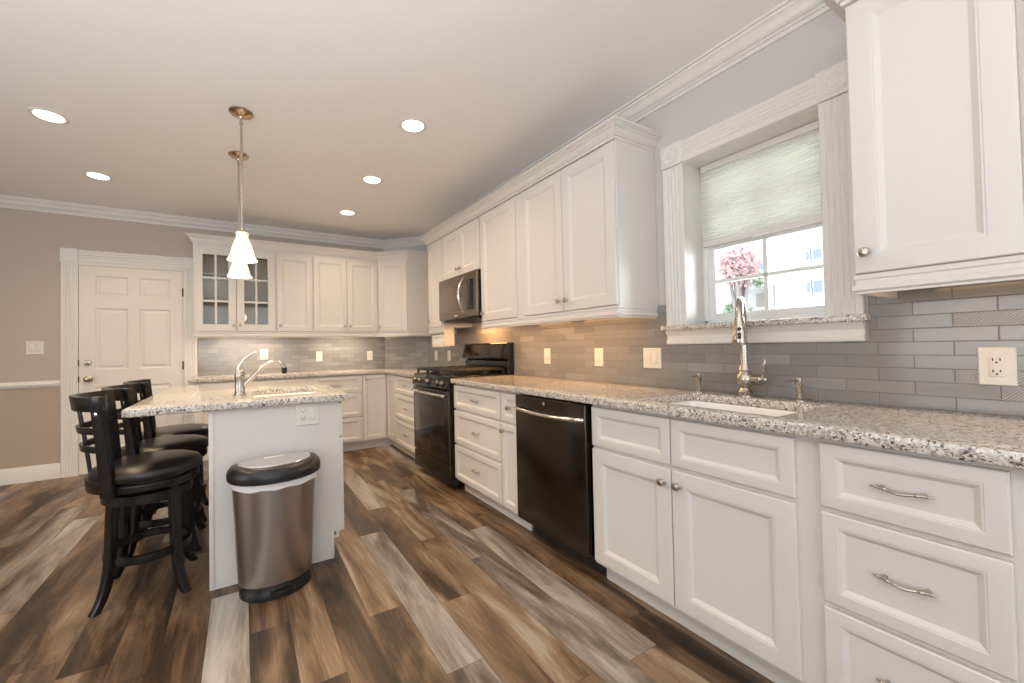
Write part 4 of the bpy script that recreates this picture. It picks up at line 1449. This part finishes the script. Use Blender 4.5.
# ------------------------------------------------------------------ pendants
def pendant(x, y, zb, label, first=None):
    if first is not None:
        t = copy_tree(first); t.location = (x, y, 0)
        tag(t, label, 'pendant light', 'pendant lights over the island')
        return t
    t = tag(empty('pendant_light', (x, y, 0)), label, 'pendant light', 'pendant lights over the island')
    bm = bmn(); lathe(bm, [(0.066, CEIL), (0.066, CEIL - 0.006), (0.058, CEIL - 0.014), (0.035, CEIL - 0.024), (0.014, CEIL - 0.030), (0.010, CEIL - 0.040), (0.001, CEIL - 0.04)], None, 32)
    finish(bm, 'canopy', M['brass'], t)
    bm = bmn(); tube(bm, [(0, 0, CEIL - 0.03), (0, 0, zb + 0.19)], 0.0065, 12)
    lathe(bm, [(0.0095, CEIL - 0.075), (0.0095, CEIL - 0.055)], None, 12)
    finish(bm, 'rod', M['nickel'], t)
    bm = bmn(); lathe(bm, [(0.008, zb + 0.185), (0.018, zb + 0.178), (0.027, zb + 0.171), (0.027, zb + 0.150), (0.001, zb + 0.150)], None, 24)
    finish(bm, 'socket_cup', M['brass'], t)
    bm = bmn()
    pr = [(0.030, 0.170), (0.037, 0.164), (0.033, 0.152), (0.033, 0.135), (0.043, 0.112), (0.053, 0.084), (0.061, 0.052), (0.067, 0.026), (0.075, 0.008), (0.082, 0.0)]
    lathe(bm, pr + [(r - 0.003, h) for r, h in reversed(pr)], None, 40, caps=False)
    finish(bm, 'glass_shade', M['shade'], t, loc=(0, 0, zb))
    return t


PZ = 1.713
p1 = pendant(-2.106, 2.752, PZ, 'nearer bell-glass pendant light over the island, hanging in front')
pendant(-2.124, 3.365, PZ, '', p1)
COL.objects  # noqa
for o in bpy.data.objects:
    if o.name.startswith('pendant_light.'):
        o['label'] = 'farther bell-glass pendant light over the island, partly behind the nearer'
for (x, y) in ((-2.106, 2.752), (-2.124, 3.365)):
    light('pendant_bulb', 'SPOT', (x, y, PZ + 0.03), 14, (1.0, 0.78, 0.52), spot_size=math.radians(160), spot_blend=0.6, shadow_soft_size=0.05)
    light('pendant_uplight', 'POINT', (x, y, PZ - 0.03), 4, (1.0, 0.78, 0.52), shadow_soft_size=0.05)

# ------------------------------------------------------------------ bar stools
def make_stool():
    """local +x faces the island; seat centre at the origin"""
    root = empty('bar_stool')
    # cushion
    bm = bmn()
    lathe(bm, [(0.205, 0.568), (0.220, 0.573), (0.226, 0.588), (0.225, 0.604), (0.215, 0.618), (0.188, 0.629), (0.12, 0.636), (0.001, 0.638)], None, 48)
    finish(bm, 'seat_cushion', M['leather'], root)
    bm = bmn()
    lathe(bm, [(0.14, 0.520), (0.205, 0.520), (0.212, 0.528), (0.212, 0.550), (0.206, 0.558), (0.195, 0.560), (0.195, 0.569), (0.001, 0.569)], None, 48)
    finish(bm, 'seat_frame', M['stoolwood'], root)
    # swivel plate and leg apron
    bm = bmn()
    lathe(bm, [(0.001, 0.452), (0.165, 0.452), (0.182, 0.458), (0.182, 0.500), (0.172, 0.506), (0.10, 0.508), (0.10, 0.522), (0.001, 0.522)], None, 40)
    finish(bm, 'swivel_base', M['stoolwood'], root)
    # saber legs
    for k in range(4):
        a = PI / 4 + k * PI / 2
        d = Vector((math.cos(a), math.sin(a), 0))
        prof = [(0.158, 0.510), (0.166, 0.40), (0.170, 0.30), (0.176, 0.20), (0.190, 0.11), (0.212, 0.045), (0.240, 0.0)]
        cv = crv([(d.x * r, d.y * r, z) for r, z in prof], 4)
        bm = bmn()
        side = Vector((-d.y, d.x, 0))
        rings = []
        for i, p in enumerate(cv):
            s = i / (len(cv) - 1)
            w = 0.040 - 0.006 * s
            h = 0.042 - 0.008 * s
            rings.append([bm.verts.new(p + d * a_ * h / 2 + side * b_ * w / 2) for a_, b_ in ((-1, -1), (1, -1), (1, 1), (-1, 1))])
        for q in range(len(rings) - 1):
            for i in range(4):
                j = (i + 1) % 4
                bm.faces.new((rings[q][i], rings[q][j], rings[q + 1][j], rings[q + 1][i]))
        bm.faces.new(rings[0][::-1]); bm.faces.new(rings[-1])
        finish(bm, 'leg', M['stoolwood'], root, bevel=0.004)
    # foot ring of bent wood
    bm = bmn()
    N = 64
    for r0, zc, hh in ((0.166, 0.200, 0.036),):
        rings = []
        for i in range(N):
            a = 2 * PI * i / N
            d = Vector((math.cos(a), math.sin(a), 0))
            rings.append([bm.verts.new(d * (r0 + o) + Vector((0, 0, zc + z))) for o, z in ((-0.010, -hh / 2), (0.010, -hh / 2), (0.012, 0), (0.010, hh / 2), (-0.010, hh / 2))])
        for i in range(N):
            a, c = rings[i], rings[(i + 1) % N]
            for k in range(5):
                bm.faces.new((a[k], a[(k + 1) % 5], c[(k + 1) % 5], c[k]))
    finish(bm, 'foot_ring', M['stoolwood'], root)
    # back
    back = empty('backrest'); back.parent = root
    def bpnt(th, z, rr=0.0):
        s = max(0.0, (z - 0.53) / 0.44)
        r = 0.222 + 0.054 * s ** 1.2 + rr
        return Vector((math.cos(th) * r, math.sin(th) * r, z))
    TH = math.radians(51)
    for sgn in (-1, 1):
        bm = bmn()
        th = PI + sgn * TH
        rings = []
        for i in range(11):
            z = 0.515 + 0.462 * i / 10
            p = bpnt(th, z)
            d = Vector((math.cos(th), math.sin(th), 0)); side = Vector((-d.y, d.x, 0))
            w = 0.060 - 0.010 * i / 10
            rings.append([bm.verts.new(p + d * a_ * 0.014 + side * b_ * w / 2) for a_, b_ in ((-1, -1), (1, -1), (1, 1), (-1, 1))])
        for q in range(len(rings) - 1):
            for i in range(4):
                j = (i + 1) % 4
                bm.faces.new((rings[q][i], rings[q][j], rings[q + 1][j], rings[q + 1][i]))
        bm.faces.new(rings[0][::-1]); bm.faces.new(rings[-1])
        finish(bm, 'back_post', M['stoolwood'], back, bevel=0.004)
        bm = bmn()
        p = bpnt(th, 0.90, 0.0135)
        lathe(bm, [(0.007, 0), (0.007, 0.0025), (0.001, 0.003)], axis_mat(p, (math.cos(th), math.sin(th), 0)), 14)
        finish(bm, 'bolt_cap', M['chrome'], back)
    def bent(zc, hh, nm, ext=0.0, thk=0.018):
        bm = bmn()
        N = 20
        rings = []
        for i in range(N + 1):
            th = PI - (TH + ext) + 2 * (TH + ext) * i / N
            d = Vector((math.cos(th), math.sin(th), 0))
            rings.append([bm.verts.new(bpnt(th, zc + z, o) ) for o, z in ((-thk / 2, -hh / 2), (thk / 2, -hh / 2), (thk / 2, hh / 2), (-thk / 2, hh / 2))])
        for q in range(N):
            for i in range(4):
                j = (i + 1) % 4
                bm.faces.new((rings[q][i], rings[q][j], rings[q + 1][j], rings[q + 1][i]))
        bm.faces.new(rings[0][::-1]); bm.faces.new(rings[-1])
        finish(bm, nm, M['stoolwood'], back, bevel=0.003)
    bent(0.942, 0.066, 'crest_rail', 0.0, 0.022)
    bent(0.820, 0.030, 'back_slat')
    bent(0.735, 0.030, 'back_slat')
    bent(0.560, 0.060, 'lower_rail', 0.12, 0.022)
    bm = bmn()
    for i in range(1):
        pts = [bpnt(PI, 0.56 + 0.37 * k / 8, -0.012) for k in range(9)]
        strip(bm, pts, 0.024, 0.014, up=(1, 0, 0.1))
    finish(bm, 'back_spindle', M['stoolwood'], back, bevel=0.002)
    return root


stool = make_stool()
SP = [(-2.526, 2.570, 8, 'black wooden swivel stool with round leather seat, nearest of three at the island'),
      (-2.52, 3.03, 8, 'middle black wooden swivel stool, between the nearest and farthest at the island'),
      (-2.52, 3.49, 8, 'farthest black wooden swivel stool, closest to the white door')]
for i, (x, y, a, lab) in enumerate(SP):
    o = stool if i == 0 else copy_tree(stool)
    o.location = (x, y, 0)
    tag(o, lab, 'bar stool', 'black bar stools at the island')
    # the seat and back swivel on a fixed base
    for ch in o.children:
        if ch.name.startswith('backrest'):
            ch.rotation_euler = (0, 0, math.radians(a))

# ------------------------------------------------------------------ trash can
t = tag(empty('trash_can', (-1.972, 2.222, 0), math.radians(7)), 'oval stainless step trash can with black lid before the island panel', 'trash can')


def oval(bm, a, bf, bb, z, n=56, ex=2.15, dz=None):
    """superellipse ring; bf depth at the front (-y), bb at the back"""
    out = []
    for i in range(n):
        th = 2 * PI * i / n
        c, s = math.cos(th), math.sin(th)
        x = a * math.copysign(abs(c) ** (2 / ex), c)
        y = (bb if s > 0 else bf) * math.copysign(abs(s) ** (2 / ex), s)
        out.append(bm.verts.new((x, y, z if dz is None else z + dz(x, y))))
    return out


def loft(bm, rings, cap=True):
    for a, c in zip(rings, rings[1:]):
        n = len(a)
        for i in range(n):
            j = (i + 1) % n
            bm.faces.new((a[i], a[j], c[j], c[i]))
    if cap:
        bm.faces.new(rings[0][::-1]); bm.faces.new(rings[-1])


bm = bmn()
loft(bm, [oval(bm, 0.167, 0.130, 0.085, 0.070), oval(bm, 0.174, 0.137, 0.088, 0.20), oval(bm, 0.182, 0.146, 0.092, 0.40), oval(bm, 0.190, 0.154, 0.094, 0.535)])
finish(bm, 'steel_body', M['bin_steel'], t, sharp=50)
bm = bmn()
loft(bm, [oval(bm, 0.193, 0.157, 0.095, 0.520, dz=lambda x, y: 0.003 * math.sin(x * 60)), oval(bm, 0.196, 0.160, 0.096, 0.530), oval(bm, 0.197, 0.161, 0.096, 0.555)])
finish(bm, 'bag_rim', M['liner'], t, sharp=50)
bm = bmn()
loft(bm, [oval(bm, 0.202, 0.172, 0.100, 0.552), oval(bm, 0.210, 0.182, 0.104, 0.558), oval(bm, 0.212, 0.184, 0.106, 0.580), oval(bm, 0.207, 0.179, 0.102, 0.602), oval(bm, 0.192, 0.162, 0.090, 0.620), oval(bm, 0.176, 0.146, 0.080, 0.624)])
ld = finish(bm, 'lid', M['dark'], t, sharp=50)
bm = bmn()
loft(bm, [oval(bm, 0.165, 0.134, 0.072, 0.622), oval(bm, 0.163, 0.132, 0.070, 0.627), oval(bm, 0.150, 0.120, 0.060, 0.628)])
finish(bm, 'lid_inlay', M['lidgrey'], ld, sharp=50)
bm = bmn(); bbox(bm, -0.045, 0.045, 0.020, 0.042, 0.6275, 0.632, 0.002)
finish(bm, 'lid_tab', M['plate'], ld)
bm = bmn()
loft(bm, [oval(bm, 0.155, 0.118, 0.080, 0.0), oval(bm, 0.162, 0.126, 0.084, 0.006), oval(bm, 0.162, 0.126, 0.084, 0.034), oval(bm, 0.158, 0.124, 0.080, 0.038), oval(bm, 0.158, 0.122, 0.080, 0.074)])
finish(bm, 'base', M['dark'], t, sharp=50)
bm = bmn()
loft(bm, [oval(bm, 0.085, 0.140, -0.08, 0.026), oval(bm, 0.088, 0.145, -0.08, 0.032), oval(bm, 0.085, 0.143, -0.08, 0.042), oval(bm, 0.070, 0.130, -0.09, 0.046)])
finish(bm, 'pedal', M['dark'], t, sharp=50)

# ------------------------------------------------------------------ outdoors, seen through the window
bm = bmn(); box(bm, 0.3, 40, -20, 40, -1.2, -1.0)
struct(finish(bm, 'ground', M['pave']), 'pale ground outside')
t = tag(empty('apartment_house', (14, 6.0, -1.0)), 'pale multi-story house with porch seen through the window', 'building')
bm = bmn(); box(bm, 0, 6, -3.0, 0.75, 0, 9.5)
finish(bm, 'front_block', M['siding'], t)
bm = bmn(); box(bm, 1.6, 6, 0.75, 6.0, 0, 9.0)
finish(bm, 'rear_block', M['siding'], t)


def hwin(y0, y1, z0, z1, x=0.0):
    bm = bmn(); box(bm, x - 0.04, x + 0.02, y0 - 0.06, y1 + 0.06, z0 - 0.06, z1 + 0.06)
    w = finish(bm, 'window_surround', M['siding'], t)
    bm = bmn(); box(bm, x - 0.05, x - 0.03, y0, y1, z0, z1)
    finish(bm, 'window_pane', M['outglass'], w)


hwin(-0.56, -0.34, 4.80, 5.11); hwin(-0.56, -0.34, 3.72, 4.10)
hwin(-0.25, -0.15, 4.80, 5.08); hwin(-0.25, -0.15, 3.75, 4.08)
hwin(0.9, 1.4, 4.75, 5.3, 1.6); hwin(1.7, 2.2, 4.75, 5.3, 1.6)
hwin(0.9, 1.5, 3.5, 4.1, 1.6)
for zc in (4.30, 2.95):
    bm = bmn()
    box(bm, 0.4, 1.6, 0.75, 3.6, zc - 0.12, zc)
    for k in range(24):
        y = 0.80 + k * 0.12
        box(bm, 0.42, 0.45, y, y + 0.03, zc, zc + 0.42)
    box(bm, 0.40, 0.47, 0.75, 3.6, zc + 0.42, zc + 0.48)
    finish(bm, 'balcony', M['siding'], t)
for y in (1.0, 2.2, 3.5):
    bm = bmn(); box(bm, 0.42, 0.56, y, y + 0.14, 0, 4.2)
    finish(bm, 'porch_post', M['siding'], t)
bm = bmn(); box(bm, 1.54, 1.6, 1.25, 2.05, 2.95, 4.05)
finish(bm, 'porch_door', M['tandoor'], t)


def leafy(name, center, rad, n, mat, label, trunk=True, size=0.09, cat='tree'):
    t = tag(empty(name, (center[0], center[1], -1.0)), label, cat)
    bm = bmn()
    for i in range(n):
        while True:
            v = Vector((random.uniform(-1, 1), random.uniform(-1, 1), random.uniform(-1, 1)))
            if v.length < 1: break
        v = v * (0.55 + 0.45 * random.random())
        p = Vector((v.x * rad[0], v.y * rad[1], center[2] + 1.0 + v.z * rad[2]))
        a = Vector((random.gauss(0, 1), random.gauss(0, 1), random.gauss(0, 1))).normalized()
        b_ = a.orthogonal().normalized()
        c = a.cross(b_)
        s = size * random.uniform(0.6, 1.3)
        vs = [bm.verts.new(p + b_ * s * q[0] + c * s * q[1] + a * s * q[2]) for q in ((-1, 0, 0), (0, -.5, .1), (1, 0, 0), (0, .5, .1))]
        bm.faces.new(vs)
    finish(bm, 'foliage', mat, t)
    if trunk:
        bm = bmn()
        top = center[2] + 1.0
        tube(bm, [(0, 0, 0), (0.04, 0.02, top * 0.4), (0, 0, top * 0.75), (0.02, 0, top)], [0.11, 0.08, 0.06, 0.03], 10)
        for k in range(7):
            a = k * 2.4
            tube(bm, [(0, 0, top * 0.55 + 0.04 * k), (math.cos(a) * rad[0] * .5, math.sin(a) * rad[1] * .5, top + 0.15 * rad[2]), (math.cos(a) * rad[0] * .8, math.sin(a) * rad[1] * .8, top + 0.4 * rad[2])], [0.05, 0.03, 0.01], 8)
        finish(bm, 'trunk', M['bark'], t)
    return t


leafy('blossom_tree', (8.0, 4.95, 2.95), (0.50, 0.50, 0.60), 1500, M['pinkleaf'], 'pink blossoming tree outside the sink window', size=0.06)
leafy('green_shrub', (8.6, 5.30, 1.90), (0.4, 0.40, 0.35), 500, M['greenleaf'], 'green shrub below the pink tree outside', False, 0.07, 'shrub')
leafy('potted_greenery', (14.15, 7.30, 3.45), (0.22, 0.35, 0.35), 300, M['greenleaf'], 'green plant on the balcony of the pale house', False, 0.09, 'plant')
